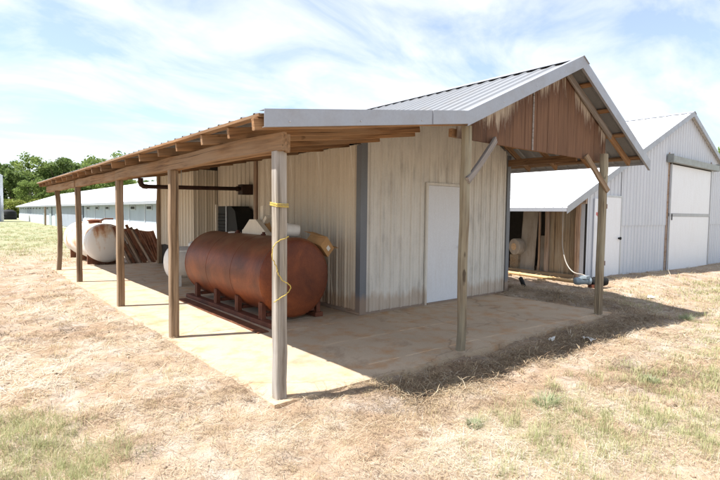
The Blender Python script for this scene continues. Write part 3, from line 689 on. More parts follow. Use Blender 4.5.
MB().tube([(-0.97 + 0.02, 0.93, 1.38), (-1.03, 0.98, 1.32), (-1.06, 0.9, 1.29), (-1.03, 0.78, 1.3), (-0.99, 0.75, 1.37)], 0.004, 6).build('handle', 'galv', bk, True)
ca = thing('molded_bracket', 'cream molded plastic bracket with two slanted sides on top of the tank', 'bracket', (-1.0, 1.55, 1.27))
MB().poly([(-1.02, 2.0, 1.278), (-1.02, 1.12, 1.278), (-1.02, 1.16, 1.33), (-1.02, 1.5, 1.53), (-1.02, 1.72, 1.53), (-1.02, 1.95, 1.36), (-1.02, 2.0, 1.34)], (0.09, 0, 0)).build('side_plate', 'siding', ca)
MB().timber((-0.88, 1.7, 1.28), (-0.88, 1.32, 1.58), 0.06, 0.1, (1, 0, 0), seg=2).build('arm', 'siding', ca)
MB().timber((-0.82, 1.62, 1.26), (-0.82, 1.62, 1.76), 0.05, 0.1, (0, 1, 0), seg=2, jit=0.001).build('upright', 'siding', ca)
MB().timber((-0.84, 1.28, 1.27), (-0.84, 1.5, 1.54), 0.05, 0.09, (1, 0, 0), seg=2).build('arm', 'card', ca)
rag_o = tag(MB().poly([(-1.15, 2.28, 1.279), (-1.0, 2.2, 1.287), (-0.88, 2.33, 1.272), (-1.0, 2.5, 1.287)], (0, 0, 0.02)).build('folded_rag', 'white_plastic'), 'small white folded rag lying on the far end of the rusted tank', 'rag')

for o in (bx, bk, ca, rag_o): o.location.z -= TD
# ------------------------------------------------------------------ generator in the recess and its exhaust
ge = thing('generator_radiator', 'black louvred generator cabinet standing in the wall recess', 'generator', (0.3, 5.5, 0))
mb = MB(); mb.poly([(0.16, 4.66, 0.06), (0.16, 5.72, 0.06), (0.16, 5.72, 1.74), (0.16, 5.0, 1.74), (0.16, 4.78, 1.62), (0.16, 4.66, 1.25)], (0.46, 0, 0)); mb.build('cabinet', 'black', ge)
for i in range(14):
    z = 0.5 + i * 0.08
    MB().timber((0.145, 5.28, z), (0.145, 5.68, z), 0.03, 0.012, (1, 0, 1), seg=1, jit=0.0).build('louvre', 'black', ge)
MB().timber((0.15, 5.22, 0.1), (0.15, 5.22, 1.74), 0.03, 0.035, (1, 0, 0), seg=1, jit=0).build('edge_strip', 'galv', ge)
mb = MB(); mb.box((0.12, 4.6, 0.0), (0.64, 5.85, 0.06)); mb.build('base', 'rust_dark', ge)
MB().timber((0.155, 5.78, 0.0), (0.155, 5.78, 1.78), 0.06, 0.07, (1, 0, 0), seg=2).build('mounting_post', 'siding', ge)
xp = thing('exhaust_pipe', 'sooty black exhaust pipe running out of the recess under the lean-to roof', 'pipe', (-0.6, 5.0, 2.0))
MB().tube([(0.45, 5.0, 2.155), (-1.74, 5.0, 2.115)], 0.045, 14).build('pipe', 'soot', xp, True)
MB().tube([(-1.72, 5.0, 2.115), (-1.79, 5.0, 2.118), (-1.835, 5.0, 2.15), (-1.85, 5.0, 2.2), (-1.85, 5.0, 2.29)], 0.052, 14).build('elbow', 'soot', xp, True)
MB().box((0.40, 4.88, 2.02), (RX - 0.02, 5.12, 2.26)).build('muffler', 'soot', xp)
MB().tube([(0.3, 5.0, 2.152), (0.36, 5.0, 2.153)], 0.06, 14).build('clamp', 'soot', xp)
MB().timber((-1.0, 5.0, 2.12), (-1.0, 5.0, 2.58), 0.025, 0.008, (1, 0, 0), seg=1, jit=0).build('hanger_strap', 'galv', xp)

# ------------------------------------------------------------------ boards leaning in a stack beyond the shed end
ORD = 'first second third fourth fifth sixth seventh eighth ninth tenth eleventh twelfth thirteenth fourteenth fifteenth sixteenth seventeenth'.split()
for i in range(12):
    q = i / 11
    y = 10.14 + (0.09 if i % 2 else 0.0) + rng.normal(0, 0.008)
    xb = -0.74 + 0.80 * q + rng.normal(0, 0.012); L = rng.uniform(1.12, 1.42) - 0.12 * q; an = rng.normal(0.45, 0.035)
    rust = i % 4 == 2
    mb = MB(); mb.timber((xb, y, -0.06), (xb - L * math.sin(an), y + 0.18, -0.06 + L * math.cos(an)), 0.035, rng.uniform(0.06, 0.085), (1, 0, 0.4), seg=4, jit=0.003)
    tag(mb.build('steel_channel' if rust else 'fence_board', 'rust_bar' if rust else 'board'),
        ('rusted steel channel leaning with boards beside the white rusty tank, %s from the left' if rust else 'weathered grey-brown board leaning beside the white rusty tank, %s of the stack from the left') % ORD[i], 'steel bar' if rust else 'board', 'steel channels leaning in the stack' if rust else 'boards leaning in a stack')
for i, lb in enumerate(('front rusted corrugated sheet leaning behind the stack of boards', 'rear rusted corrugated sheet leaning behind the stack of boards')):
    tag(MB().sheet((-0.62 + 0.15 * i, 10.62 + 0.12 * i, -0.07), (1, 0, 0), nrm((-0.28, 0.2, 1)), (0, -1, 0.2), 0.95, lambda a: 0, lambda a: 1.12 + 0.05 * math.sin(a * 5 + i), pitch=0.08, rib=0.018, rw=0.07, tw=0.02).build('corrugated_sheet', 'rust_bar'), lb, 'metal sheet')

# ------------------------------------------------------------------ big white metal barn on the right
barn = thing('metal_barn', 'large white metal barn with a sliding door and a low open lean-to', 'barn', (14.36, 6, -0.1))
BX0, BPX, BPZ, BSL, BY0, BY1 = 7.42, 14.36, 5.11, 0.404, 0.0, 16.0
def zb(x): return BPZ - BSL * abs(x - BPX)
BX1 = 21.3
bwall = MB().poly([(BX0, 0.03, -0.25), (BX1, 0.03, -0.25), (BX1, 0.03, zb(BX1) - 0.08), (BPX, 0.03, BPZ - 0.08), (BX0, 0.03, zb(BX0) - 0.08)], (0, 0.1, 0)).build('gable_wall', 'dark', barn)
def barn_sheets(x0, x1, z0f, z1f, yo=0.0):
    x = x0
    while x < x1 - 0.02:
        w = min(0.9, x1 - x)
        MB().sheet((x, 0.024 - yo, 0), (1, 0, 0), (0, 0, 1), (0, -1, 0), w - 0.003, lambda a: z0f(x + a), lambda a: z1f(x + a)).build('siding_panel', 'white_siding', bwall)
        x += w
LAP = 1.34
cap = lambda x: zb(x) - 0.06
BD0, BD1, BDZ = 12.70, 16.80, 3.30
barn_sheets(BX0, 8.32, lambda x: -0.12, cap)
barn_sheets(9.30, BD0 - 0.06, lambda x: -0.2, lambda x: LAP + 0.02)
barn_sheets(9.30, BD0 - 0.06, lambda x: LAP, cap, 0.018)
barn_sheets(8.32, 9.30, lambda x: 2.16, cap, 0.003)
barn_sheets(BD1 + 0.06, BX1 - 0.02, lambda x: -0.25, lambda x: LAP + 0.02)
barn_sheets(BD1 + 0.06, BX1 - 0.02, lambda x: LAP, cap, 0.018)
barn_sheets(BD0 - 0.06, BD1 + 0.06, lambda x: BDZ + 0.28, cap, 0.006)
# big sliding door in two panels with rails
bd = MB().box((BD0 + 0.02, -0.03, -0.18), (BD1 - 0.02, 0.0, BDZ)).build('sliding_door', 'dark', barn)
MB().box((BD0 + 0.02, -0.05, -0.16), (BD1 - 0.02, -0.03, 1.62)).build('door_panel', 'door', bd)
MB().box((BD0 + 0.02, -0.05, 1.72), (BD1 - 0.02, -0.03, BDZ - 0.02)).build('door_panel', 'door', bd)
MB().box((BD0 + 0.02, -0.065, 1.625), (BD1 - 0.02, -0.03, 1.715)).build('mid_rail', 'trim', bd)
for x in (BD0 + 0.02, BD1 - 0.1): MB().box((x, -0.066, -0.18), (x + 0.08, -0.051, BDZ)).build('door_stile', 'trim', bd)
for x in (BD0 - 0.06, BD1 + 0.0): MB().box((x, -0.02, -0.2), (x + 0.058, 0.02, BDZ + 0.34)).build('door_jamb', 'board', barn)
MB().box((BD0 + 0.2, -0.08, 1.5), (BD0 + 0.24, -0.066, 1.7)).build('door_handle', 'black', bd)
mb = MB(); mb.poly([(BD0 - 0.24, -0.03, BDZ + 0.27), (BD0 - 0.24, -0.2, BDZ + 0.22), (BD0 - 0.24, -0.2, BDZ + 0.02), (BD0 - 0.24, -0.03, BDZ + 0.02)], (BD1 - BD0 + 0.55, 0, 0)); mb.build('track_hood', 'header', barn)
for x in (BD0 - 0.245, BD1 + 0.305): MB().box((x, -0.205, BDZ + 0.01), (x + 0.012, -0.02, BDZ + 0.275)).build('hood_end', 'header', barn)
# walk door
wd = MB().box((8.36, -0.02, -0.03), (9.26, 0.02, 2.11)).build('walk_door', 'door', barn)
mb = MB(); mb.box((8.31, -0.03, -0.1), (8.357, 0.02, 2.16)); mb.box((9.263, -0.03, -0.1), (9.31, 0.02, 2.16)); mb.box((8.357, -0.03, 2.113), (9.263, 0.02, 2.16)); mb.build('door_frame', 'galv', wd)
MB().lathe((9.16, -0.02, 1.0), (0, -1, 0), [(0, 0.03), (0.03, 0.015), (0.035, 0.04), (0.07, 0.04), (0.08, 0.015)], 12).build('door_knob', 'black', wd, True)
for z in (0.3, 1.8): MB().box((8.345, -0.035, z), (8.385, -0.02, z + 0.12)).build('hinge', 'rust_bar', wd)
# notice board beside the walk door with a row of small red marks
nb = MB().box((7.72, -0.02, 0.0), (8.08, 0.0, 2.05)).build('white_panel', 'door', barn)
for i in range(4): MB().box((7.80 + i * 0.06, -0.024, 1.62 - 0.02 * (i % 2)), (7.84 + i * 0.06, -0.0205, 1.70)).build('red_mark', 'red', nb)
MB().box((8.0, -0.1, 1.26), (8.1, -0.02, 1.42)).build('lock_box', 'black', nb)
# roof: left slope in two courses that overlap, right slope
def barn_roof(xa, xb, dz, y0, y1):
    d = V3(xb - xa, 0, zb(xb) - zb(xa)); L = np.linalg.norm(d); d /= L; nr = V3(-d[2], 0, d[0]); nr = nr if nr[2] > 0 else -nr
    y = y0
    while y < y1 - 0.05:
        w = min(0.915, y1 - y)
        MB().sheet((xa, y, zb(xa) + dz), (0, 1, 0), d, nr, w - 0.002, lambda a: 0, lambda a: L).build('roof_sheet', 'roof_white', barn); y += w
EX = 6.12
barn_roof(EX, 9.2, 0.0, -0.12, BY1); barn_roof(9.05, BPX, 0.022, -0.12, BY1); barn_roof(BPX, BX1 + 0.35, 0.0, -0.12, BY1)
def btrim(xa, xb):
    MB().poly([(xa, -0.125, zb(xa) + 0.05), (xb, -0.125, zb(xb) + 0.05), (xb, -0.125, zb(xb) - 0.13), (xa, -0.125, zb(xa) - 0.13)], (0, -0.008, 0)).build('rake_trim', 'trim', barn)
btrim(EX, 9.9); btrim(9.9, BPX); btrim(BPX, BX1 + 0.35)
MB().poly([(BPX - 0.2, -0.15, zb(BPX - 0.2) + 0.045), (BPX, -0.15, BPZ + 0.05), (BPX + 0.2, -0.15, zb(BPX + 0.2) + 0.045), (BPX, -0.15, BPZ + 0.042)], (0, BY1 + 0.2, 0)).build('ridge_cap', 'trim', barn)
MB().box((EX - 0.012, -0.12, zb(EX) - 0.08), (EX - 0.002, BY1, zb(EX) + 0.01)).build('eave_trim', 'trim', barn)
# low side of the lean-to: posts, girts, barn boards and open bays
SX = 7.25
for y in (0.16, 0.98, 2.6, 4.3, 6.0, 8.0): MB().timber((SX, y, -0.12), (SX, y, zb(SX) - 0.04), 0.11, 0.11, (1, 0, 0), seg=5, jit=0.006).build('bay_post', 'board', barn)
MB().timber((SX - 0.03, -0.05, 1.98), (SX - 0.03, 10.0, 1.98), 0.05, 0.14, seg=8).build('bay_beam', 'board', barn)
for x in (6.25, 6.9): MB().timber((x, -0.1, zb(x) - 0.03), (x, 10, zb(x) - 0.03), 0.09, 0.04, seg=6).build('purlin', 'board', barn)
for y in (0.16, 1.0, 2.6, 4.3): MB().timber((EX + 0.1, y, zb(EX + 0.1) - 0.09), (9, y, zb(9) - 0.09), 0.045, 0.09, seg=3).build('rafter', 'board', barn)
for i in range(5):
    y = 0.24 + i * 0.137
    MB().timber((SX + 0.02, y + 0.068, 0.02), (SX + 0.02, y + 0.068, 1.92), 0.02, 0.131, (0, 1, 0), seg=3, jit=0.004).build('barn_board', 'barn_board', barn)
MB().sheet((SX + 0.0, -0.0, 0), (0, 1, 0), (0, 0, 1), (-1, 0, 0), 0.12, lambda a: -0.1, lambda a: 1.98).build('corner_siding', 'white_siding', barn)
MB().box((SX + 2.4, 0.3, -0.15), (SX + 2.5, BY1 - 0.2, 3.0)).build('inner_wall', 'dark', barn)
MB().box((BX0, BY1 - 0.2, -0.2), (BX1, BY1 - 0.1, 2.4)).build('rear_wall', 'white_siding', barn)
MB().box((BX1 - 0.1, 0.2, -0.25), (BX1, BY1 - 0.2, zb(BX1) - 0.1)).build('side_wall', 'white_siding', barn)
# floor rail across the bays
MB().timber((SX - 0.08, 0.2, 0.06), (SX - 0.08, 10.0, 0.06), 0.06, 0.12, seg=6).build('kick_board', 'barn_board', barn)
# panels stored in the first open bay
def lean_panel(y0, y1, z1, x0, dx, mat, label):
    mb = MB(); mb.poly([(SX + x0, y0, 0.0), (SX + x0, y1, 0.0), (SX + x0 + dx, y1, z1), (SX + x0 + dx, y0, z1)], (0.02, 0, 0)); return tag(mb.build('stored_panel', mat), label, 'panel')
lean_panel(1.42, 1.88, 1.72, 0.1, 0.16, 'screen', 'dusty grey screen panel standing in the barn lean-to bay')
lean_panel(1.10, 1.36, 1.05, 0.12, 0.2, 'screen', 'short dusty panel leaning beside the bay post of the barn')
tag(MB().timber((SX + 0.06, 1.24, 0.0), (SX + 0.16, 1.31, 1.7), 0.05, 0.05, (1, 0, 0), seg=4).build('fence_post', 'board'), 'thin wooden post standing between the panels in the barn bay', 'post')
ro = thing('hose_roll', 'pale roll of hose standing at the edge of the barn bay', 'roll', (SX + 0.05, 2.0, 0.6))
MB().lathe((SX - 0.02, 1.98, 0.72), (1, -0.3, 0), [(0, 0.09), (0, 0.21), (0.02, 0.23), (0.2, 0.23), (0.22, 0.21), (0.22, 0.09)], 24).build('coil', 'screen', ro, True)
MB().lathe((SX - 0.03, 1.983, 0.72), (1, -0.3, 0), [(0, 0.02), (0, 0.1), (0.24, 0.1), (0.24, 0.02)], 18).build('hub', 'lumber', ro)
MB().box((SX + 0.02, 1.86, -0.1), (SX + 0.2, 2.12, 0.5)).build('stand', 'barn_board', ro)
cord = [(6.72, 0.3, 1.95), (6.7, 0.28, 1.5), (6.74, 0.3, 1.1), (6.7, 0.26, 0.8), (6.6, 0.1, 0.45), (6.45, -0.15, 0.27), (6.2, -0.5, 0.26), (5.98, -0.68, 0.265)]
tag(MB().tube(smooth_path(cord), 0.012, 6).build('power_cord', 'screen', None, True), 'pale power cord hanging from the barn eave down to the auger motor', 'cord')

# ------------------------------------------------------------------ feed auger on the ground in front of the bays
au = thing('feed_auger', 'tan tube feed auger with blue-grey motor lying in front of the barn bays', 'auger', (5.5, 0, -0.08))
A0, A1 = V3(6.20, 1.9, 0.125), V3(5.84, -0.55, 0.125); dA = nrm(A1 - A0)
MB().tube([A0, A1], 0.04, 16).build('tube', 'tan_pipe', au, True)
for q in (0.35, 0.75): MB().tube([A0 + (A1 - A0) * q, A0 + (A1 - A0) * (q + 0.015)], 0.05, 16).build('coupling', 'tan_pipe', au)
for q in (0.2, 0.62):
    P = A0 + (A1 - A0) * q; MB().box((P[0] - 0.09, P[1] - 0.06, -0.09), (P[0] + 0.09, P[1] + 0.06, 0.09)).build('support_block', 'lumber', au)
sdv = nrm(V3(dA[1], -dA[0], 0)) * -1
B0 = A1 + dA * 0.0; mdir = nrm(V3(0.82, -0.57, 0))
MB().lathe(A1 - mdir * 0.06 + V3(0, 0, 0.02), mdir, [(0, 0.04), (0.02, 0.075), (0.06, 0.085), (0.14, 0.085), (0.15, 0.075), (0.3, 0.075), (0.31, 0.088), (0.36, 0.088), (0.38, 0.075)], 24).build('gear_housing', 'blue_grey', au, True)
MB().box((A1[0] + 0.04, A1[1] - 0.2, 0.205), (A1[0] + 0.2, A1[1] - 0.06, 0.265)).build('terminal_box', 'blue_grey', au)
MB().lathe(A1 + mdir * 0.36 + V3(0, 0, 0.01), mdir, [(0, 0.075), (0.01, 0.092), (0.3, 0.095), (0.34, 0.085), (0.36, 0.04)], 24).build('motor', 'black', au, True)
for i in range(7): MB().lathe(A1 + mdir * (0.4 + i * 0.036) + V3(0, 0, 0.01), mdir, [(0, 0.09), (0, 0.104), (0.012, 0.104), (0.012, 0.09)], 24).build('cooling_fin', 'black', au)
MB().box((A1[0] + 0.2, A1[1] - 0.3, -0.1), (A1[0] + 0.36, A1[1] - 0.16, 0.07)).build('motor_foot', 'rust_dark', au)
tag(MB().timber((6.62, 2.2, 0.03), (6.45, 0.2, 0.03), 0.2, 0.045, seg=4).build('plank', 'lumber'), 'pale loose plank on the ground behind the feed auger', 'plank')
# small things on the ground
ty = thing('cart_wheel', 'small black rubber cart wheel lying in the litter beside the slab', 'wheel', (4.95, 0.25, -0.02))
cw = V3(4.95, 0.25, 0.09)
MB().lathe(cw, (0.5, -0.7, 0.35), [(-0.04, 0.07), (-0.045, 0.11), (-0.02, 0.135), (0.02, 0.135), (0.045, 0.11), (0.04, 0.07)], 24).build('tyre', 'black', ty, True)
MB().lathe(cw, (0.5, -0.7, 0.35), [(-0.03, 0.02), (-0.03, 0.072), (0.03, 0.072), (0.03, 0.02)], 16).build('hub', 'rust_bar', ty)
for i, (x, y, a, s_, lb) in enumerate(((1.08, -2.62, 0.4, 0.07, 'white paper scrap on the shaded litter in front of the porch'), (1.42, -2.95, 1.2, 0.09, 'crumpled white paper at the sunlit edge of the porch shadow'), (6.35, -1.9, 0.2, 0.13, 'torn white plastic scrap on the bare soil past the auger motor'))):
    n_ = 6; V = []; F = []
    for iy in range(n_):
        for ix in range(n_):
            u, v = (ix / (n_ - 1) - 0.5) * s_ * 1.6, (iy / (n_ - 1) - 0.5) * s_
            V.append((x + u * math.cos(a) - v * math.sin(a), y + u * math.sin(a) + v * math.cos(a), float(hz(x, y)) + 0.045 + rng.normal(0, 0.012)))
    for iy in range(n_ - 1):
        for ix in range(n_ - 1): q = iy * n_ + ix; F.append((q, q + 1, q + n_ + 1, q + n_))
    V2 = [(p_[0], p_[1], p_[2] - 0.003) for p_ in V]; N_ = len(V)
    tag(MB().add(V + V2, F + [tuple(N_ + j for j in f_[::-1]) for f_ in F]).build('paper_scrap', 'white_plastic'), lb, 'paper')

# ------------------------------------------------------------------ poultry house in the background
ph = thing('poultry_house', 'very long low white poultry house with pale metal roof', 'poultry house', (8.5, 53, -0.1))
PW0, PW1, PR, PEZ, PRZ, PY0, PY1 = 3.2, 13.8, 8.5, 2.1, 4.12, 16.5, 90.0
pw = MB().box((PW0, PY0 + 0.1, -0.2), (PW0 + 0.15, PY1 - 0.2, PEZ - 0.02)).build('side_wall', 'eave_shade', ph)  # upper wall painted blue-grey to stand for the shadow under the eave
MB().box((PW1 - 0.15, PY0 + 0.1, -0.2), (PW1, PY1 - 0.2, PEZ - 0.02)).build('side_wall', 'white_siding', ph)
for y in (PY0 + 0.1, PY1 - 0.3): MB().poly([(PW0 + 0.16, y, -0.2), (PW1 - 0.16, y, -0.2), (PW1 - 0.16, y, PEZ), (PR, y, PRZ - 0.1), (PW0 + 0.16, y, PEZ)], (0, 0.12, 0)).build('end_wall', 'white_siding', ph)
for i in range(12):
    y0 = PY0 + i * (PY1 - PY0) / 12; y1 = PY0 + (i + 1) * (PY1 - PY0) / 12 - 0.01
    for sg in (0, 1):
        xe = 2.75 if sg == 0 else 14.25
        d = V3(PR - xe, 0, PRZ - PEZ); L = np.linalg.norm(d); d /= L; nr = V3(-d[2], 0, d[0]); nr = nr if nr[2] > 0 else -nr
        MB().sheet((xe, y0, PEZ), (0, 1, 0), d, nr, y1 - y0, lambda a: 0, lambda a: L, pitch=0.6, rib=0.025).build('roof_sheet', 'roof_white', ph)
MB().poly([(PR - 0.3, PY0 - 0.05, PRZ - 0.05), (PR, PY0 - 0.05, PRZ + 0.06), (PR + 0.3, PY0 - 0.05, PRZ - 0.05), (PR, PY0 - 0.05, PRZ + 0.03)], (0, PY1 - PY0 + 0.1, 0)).build('ridge_cap', 'roof_white', ph)
MB().box((2.72, PY0, PEZ - 0.14), (2.745, PY1, PEZ + 0.02)).build('eave_board', 'trim', ph)
MB().box((PW0 - 0.05, PY0 + 0.1, -0.2), (PW0 - 0.004, PY1 - 0.2, 0.95)).build('kick_wall', 'white_plastic', ph)  # left white as the sunlit band below the painted eave shade
y = PY0 + 1.5; i = 0
while y < PY1 - 3:
    v = MB().box((PW0 - 0.05, y, 1.66), (PW0 - 0.004, y + 0.9, 1.9)).build('vent', 'galv', ph)
    MB().box((PW0 - 0.06, y + 0.06, 1.70), (PW0 - 0.052, y + 0.84, 1.86)).build('vent_door', 'black', v)
    MB().box((PW0 - 0.045, y + 1.25, 0.0), (PW0 - 0.004, y + 1.31, PEZ - 0.05)).build('wall_stud', 'white_siding', ph)
    y += 3.1; i += 1
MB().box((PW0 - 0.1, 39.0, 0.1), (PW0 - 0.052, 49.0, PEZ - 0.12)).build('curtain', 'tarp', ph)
for y in (51.5, 55.5, 60.0): MB().box((PW0 - 0.09, y, -0.1), (PW0 - 0.052, y + 1.6, 1.95)).build('door', 'blue_grey', ph)
tag(MB().timber((2.55, 55.4, -0.3), (2.55, 55.4, 1.95), 0.16, 0.16, seg=4).build('utility_post', 'post'), 'lone wooden post standing before the white poultry house', 'post')
# silo at the left edge
si = thing('feed_silo', 'tall galvanised feed silo at the left edge of the photo', 'silo', (-1.9, 76.5, -0.3))
sc = (-1.55, 77.0)
MB().lathe((sc[0], sc[1], -0.3), (0, 0, 1), [(0, 1.9), (3.0, 1.9), (6.5, 1.9), (7.2, 1.0), (7.5, 0.3)], 36).build('bin', 'galv', si, True)
for z in np.arange(0.6, 6.3, 0.8): MB().lathe((sc[0], sc[1], z - 0.03), (0, 0, 1), [(0, 1.9), (0, 1.93), (0.06, 1.93), (0.06, 1.9)], 36).build('hoop', 'galv', si)
MB().box((sc[0] + 1.2, sc[1] - 1.72, -0.3), (sc[0] + 1.5, sc[1] - 1.2, 3.4)).build('ladder_cage', 'tarp', si)
# black water barrel near the far end of the poultry house
ba = thing('black_tank', 'black plastic water tank near the far end of the poultry house', 'tank', (2.2, 92, -0.3))
MB().lathe((2.0, 93, -0.3), (0, 0, 1), [(0, 1.1), (1.3, 1.12), (1.6, 1.0), (1.85, 0.5), (1.9, 0.25), (2.0, 0.25)], 28).build('body', 'black', ba, True)
for z in (0.2, 0.7): MB().lathe((2.0, 93, z), (0, 0, 1), [(0, 1.1), (0.02, 1.16), (0.08, 1.16), (0.1, 1.1)], 28).build('rib', 'black', ba)

# ------------------------------------------------------------------ trees
def tree_mesh(h, rx, seed, n_cl, n_leaf, leaf, shape='round'):
    r = np.random.default_rng(seed)
    # clump centres through the crown's volume
    C = []
    while len(C) < n_cl:
        p = r.uniform(-1, 1, 3); d = np.linalg.norm(p)
        if d > 1 or d < 0.25: continue
        if r.uniform() > 0.35 + 0.65 * d: continue
        C.append(p)
    C = np.array(C)
    if shape == 'cone': k = np.clip(1.05 - (C[:, 2] + 1) / 2, 0.08, 1); C[:, 0] *= k * 1.4; C[:, 1] *= k * 1.4
    ctr = C * np.array([rx, rx, h * 0.43]) + np.array([0, 0, h * 0.55])
    cr_ = r.uniform(0.5, 1.15, n_cl) * rx * 0.3
    tone = r.uniform(0, 1, n_cl)
    ci = r.integers(0, n_cl, n_leaf)
    d = r.normal(0, 1, (n_leaf, 3)); d /= np.linalg.norm(d, axis=1)[:, None]
    P = ctr[ci] + d * (cr_[ci] * r.uniform(0.35, 1.1, n_leaf))[:, None] * np.array([1, 1, 0.75])
    a = r.normal(0, 1, (n_leaf, 3)); a /= np.linalg.norm(a, axis=1)[:, None]
    b = np.cross(a, r.normal(0, 1, (n_leaf, 3))); b /= np.linalg.norm(b, axis=1)[:, None]
    s = leaf * r.uniform(0.6, 1.4, n_leaf)[:, None]
    V = np.stack([P + a * s, P + b * s * 0.55, P - a * s, P - b * s * 0.55], 1).reshape(-1, 3)
    F = np.arange(n_leaf * 4).reshape(-1, 4)
    bc = np.repeat(np.clip(tone[ci] * 0.6 + r.uniform(0, 0.4, n_leaf), 0, 1), 4)
    me = bpy.data.meshes.new('crown'); np_mesh(me, V.astype(np.float32), F.astype(np.int32), 4)
    at = me.attributes.new('bc', 'FLOAT', 'POINT'); at.data.foreach_set('value', bc.astype(np.float32))
    # trunk with limbs
    mb = MB(); hh = h * (0.5 if shape != 'cone' else 0.9)
    mb.tube([(0, 0, -0.4), (r.normal(0, 0.1), 0, hh * 0.5), (r.normal(0, 0.2), r.normal(0, 0.2), hh)], [h * 0.022, h * 0.017, h * 0.009], 8)
    for _ in range(7):
        q = ctr[r.integers(0, n_cl)]; z0 = r.uniform(0.4, 0.95) * hh
        mb.tube([(0, 0, z0), (q[0] * 0.5, q[1] * 0.5, (z0 + q[2]) / 2 + 0.2), tuple(q)], [h * 0.01, h * 0.007, h * 0.003], 6)
    return me, mb
protos = {}
def tree(name, label, kindk, loc, h, rx, seed, mat, n_cl=60, n_leaf=5200, leaf=0.34, shape='round', group=None):
    t = thing(name, label, 'tree' if 'bush' not in name else 'bush', loc, group)
    key = kindk
    if key not in protos:
        cme, tmb = tree_mesh(10, 10 * rx / h, seed, n_cl, n_leaf, leaf * 10 / h, shape)
        cme.materials.append(M[mat]); o = tmb.build('trunk', 'bark'); tme = o.data; tl = list(o.location); bpy.data.objects.remove(o)
        protos[key] = (cme, tme, tl)
    cme, tme, tl = protos[key]; sc_ = h / 10; rz = seed * 1.7
    c = bpy.data.objects.new('crown', cme); COL.objects.link(c); c.parent = t; c.scale = (sc_,) * 3; c.rotation_euler[2] = rz
    k_ = bpy.data.objects.new('trunk', tme); COL.objects.link(k_); k_.parent = t; k_.scale = (sc_,) * 3; k_.rotation_euler[2] = rz
    k_.location = (Matrix.Rotation(rz, 3, 'Z') @ Vector(tl)) * sc_
    return t
G1 = 'trees beyond the poultry house'
specs = [  # x, y, height, radius, kind
    (2.5, 172, 19.5, 4.2, 'pine'), (-2.5, 150, 17, 6, 'oak'), (6.5, 150, 14.5, 5.6, 'oak2'), (11.8, 158, 17.4, 6.0, 'oak'), (17.8, 156, 17.6, 6.2, 'oak2'), (22.5, 160, 15.6, 5.5, 'oak3'),
    (27.5, 166, 17.0, 5.5, 'oak'), (32.5, 170, 14.5, 5.5, 'oak2'), (25, 128, 16.6, 3.9, 'oak3'), (38, 176, 13.5, 6, 'oak3'), (44, 180, 13.5, 6, 'oak'), (50, 186, 14, 6, 'oak2'), (9.5, 132, 9.5, 4.5, 'oak3'), (15.5, 134, 10, 4.6, 'oak'), (21.0, 138, 10.0, 4.6, 'oak2'), (30, 150, 11, 5, 'oak3'), (-9, 155, 17, 6, 'oak3')]
ad_ = {'pine': 'tall dark pine rising behind the other trees at the far left', 'oak': 'rounded mid-green broadleaf tree beyond the poultry house', 'oak2': 'broad dark-green tree beyond the poultry house', 'oak3': 'bright green leafy tree beyond the poultry house'}
for i, (x, y, h, r_, kd) in enumerate(specs):
    px_ = [(RT @ (V3(q_[0], q_[1], 5) - CAM)) / (FW @ (V3(q_[0], q_[1], 5) - CAM)) for q_ in specs]; rank = sorted(range(len(specs)), key=lambda j: px_[j]).index(i)
    lb = ad_[kd] if kd == 'pine' else ad_[kd] + ', ' + ORD[rank] + ' tree from the left'
    if i == 8: lb = 'lone treetop showing above the lean-to roof edge'
    tree('pine_tree' if kd == 'pine' else 'broadleaf_tree', lb, kd, (x, y, -0.2), h, r_, {'pine': 5, 'oak': 11, 'oak2': 23, 'oak3': 37}[kd] + i, {'pine': 'leaf_b', 'oak': 'leaf_a', 'oak2': 'leaf_b', 'oak3': 'leaf_a'}[kd], 60, 6000, 0.36, 'cone' if kd == 'pine' else 'round', G1 if i != 8 else None)
for i, (x, y, h, r_) in enumerate(((0.5, 112, 3.6, 3.2), (5.0, 116, 3.8, 3.4), (-4, 114, 3.6, 3.2), (9.5, 120, 4.2, 3.4))):
    tree('yellow_bush', 'low yellow-green bush at the foot of the trees, ' + ORD[(1, 2, 0, 3)[i]] + ' from the left', 'bush', (x, y, -0.3), h, r_, 51 + i, 'leaf_c', 40, 3600, 0.26, 'round', 'bushes below the trees')
tree('broadleaf_tree', 'leafy tree top showing right of the white barn', 'oak', (97, 21, -0.5), 13.8, 6, 77, 'leaf_a', group=None)
tree('broadleaf_tree', 'lower tree right of the barn behind the leafy tree top', 'oak2', (112, 15, -0.5), 12.0, 6, 79, 'leaf_b', group=None)

# ------------------------------------------------------------------ grass, straw and litter
yaw = math.atan2(FW[1], FW[0])
def sample(n, r0, r1, half=0.80):
    u = rng.uniform(0, 1, n); r = r0 * (r1 / r0) ** u; th = yaw + rng.uniform(-half, half, n)
    return CAM[0] + r * np.cos(th), CAM[1] + r * np.sin(th), r
def free(x, y):
    ok = ~((x > -2.88) & (x < 3.58) & (y > -2.38) & (y < 0.02))
    ok &= ~((x > -2.88) & (x < 4.05) & (y > -0.1) & (y < 10.05))
    ok &= ~((x > 7.2) & (x < 21.5) & (y > -0.02) & (y < 16)); ok &= ~((x > 3.0) & (x < 14) & (y > 16) & (y < 90))
    return ok
pw_ = []
r3 = np.random.default_rng(12)
for lam, n in ((3.5, 6), (1.3, 8), (0.55, 8)):
    for _ in range(n):
        th = r3.uniform(0, 6.28); kk = 2 * math.pi / (lam * r3.uniform(0.7, 1.4)); pw_.append((math.cos(th) * kk, math.sin(th) * kk, r3.uniform(0, 6.28), 1 / math.sqrt(n)))
def patch(x, y, o=0):
    s_ = np.zeros_like(x)
    for i, (a, b, p_, am) in enumerate(pw_): s_ += am * np.sin(a * x + b * y + p_ + o * (i + 1))
    return s_ / 1.7
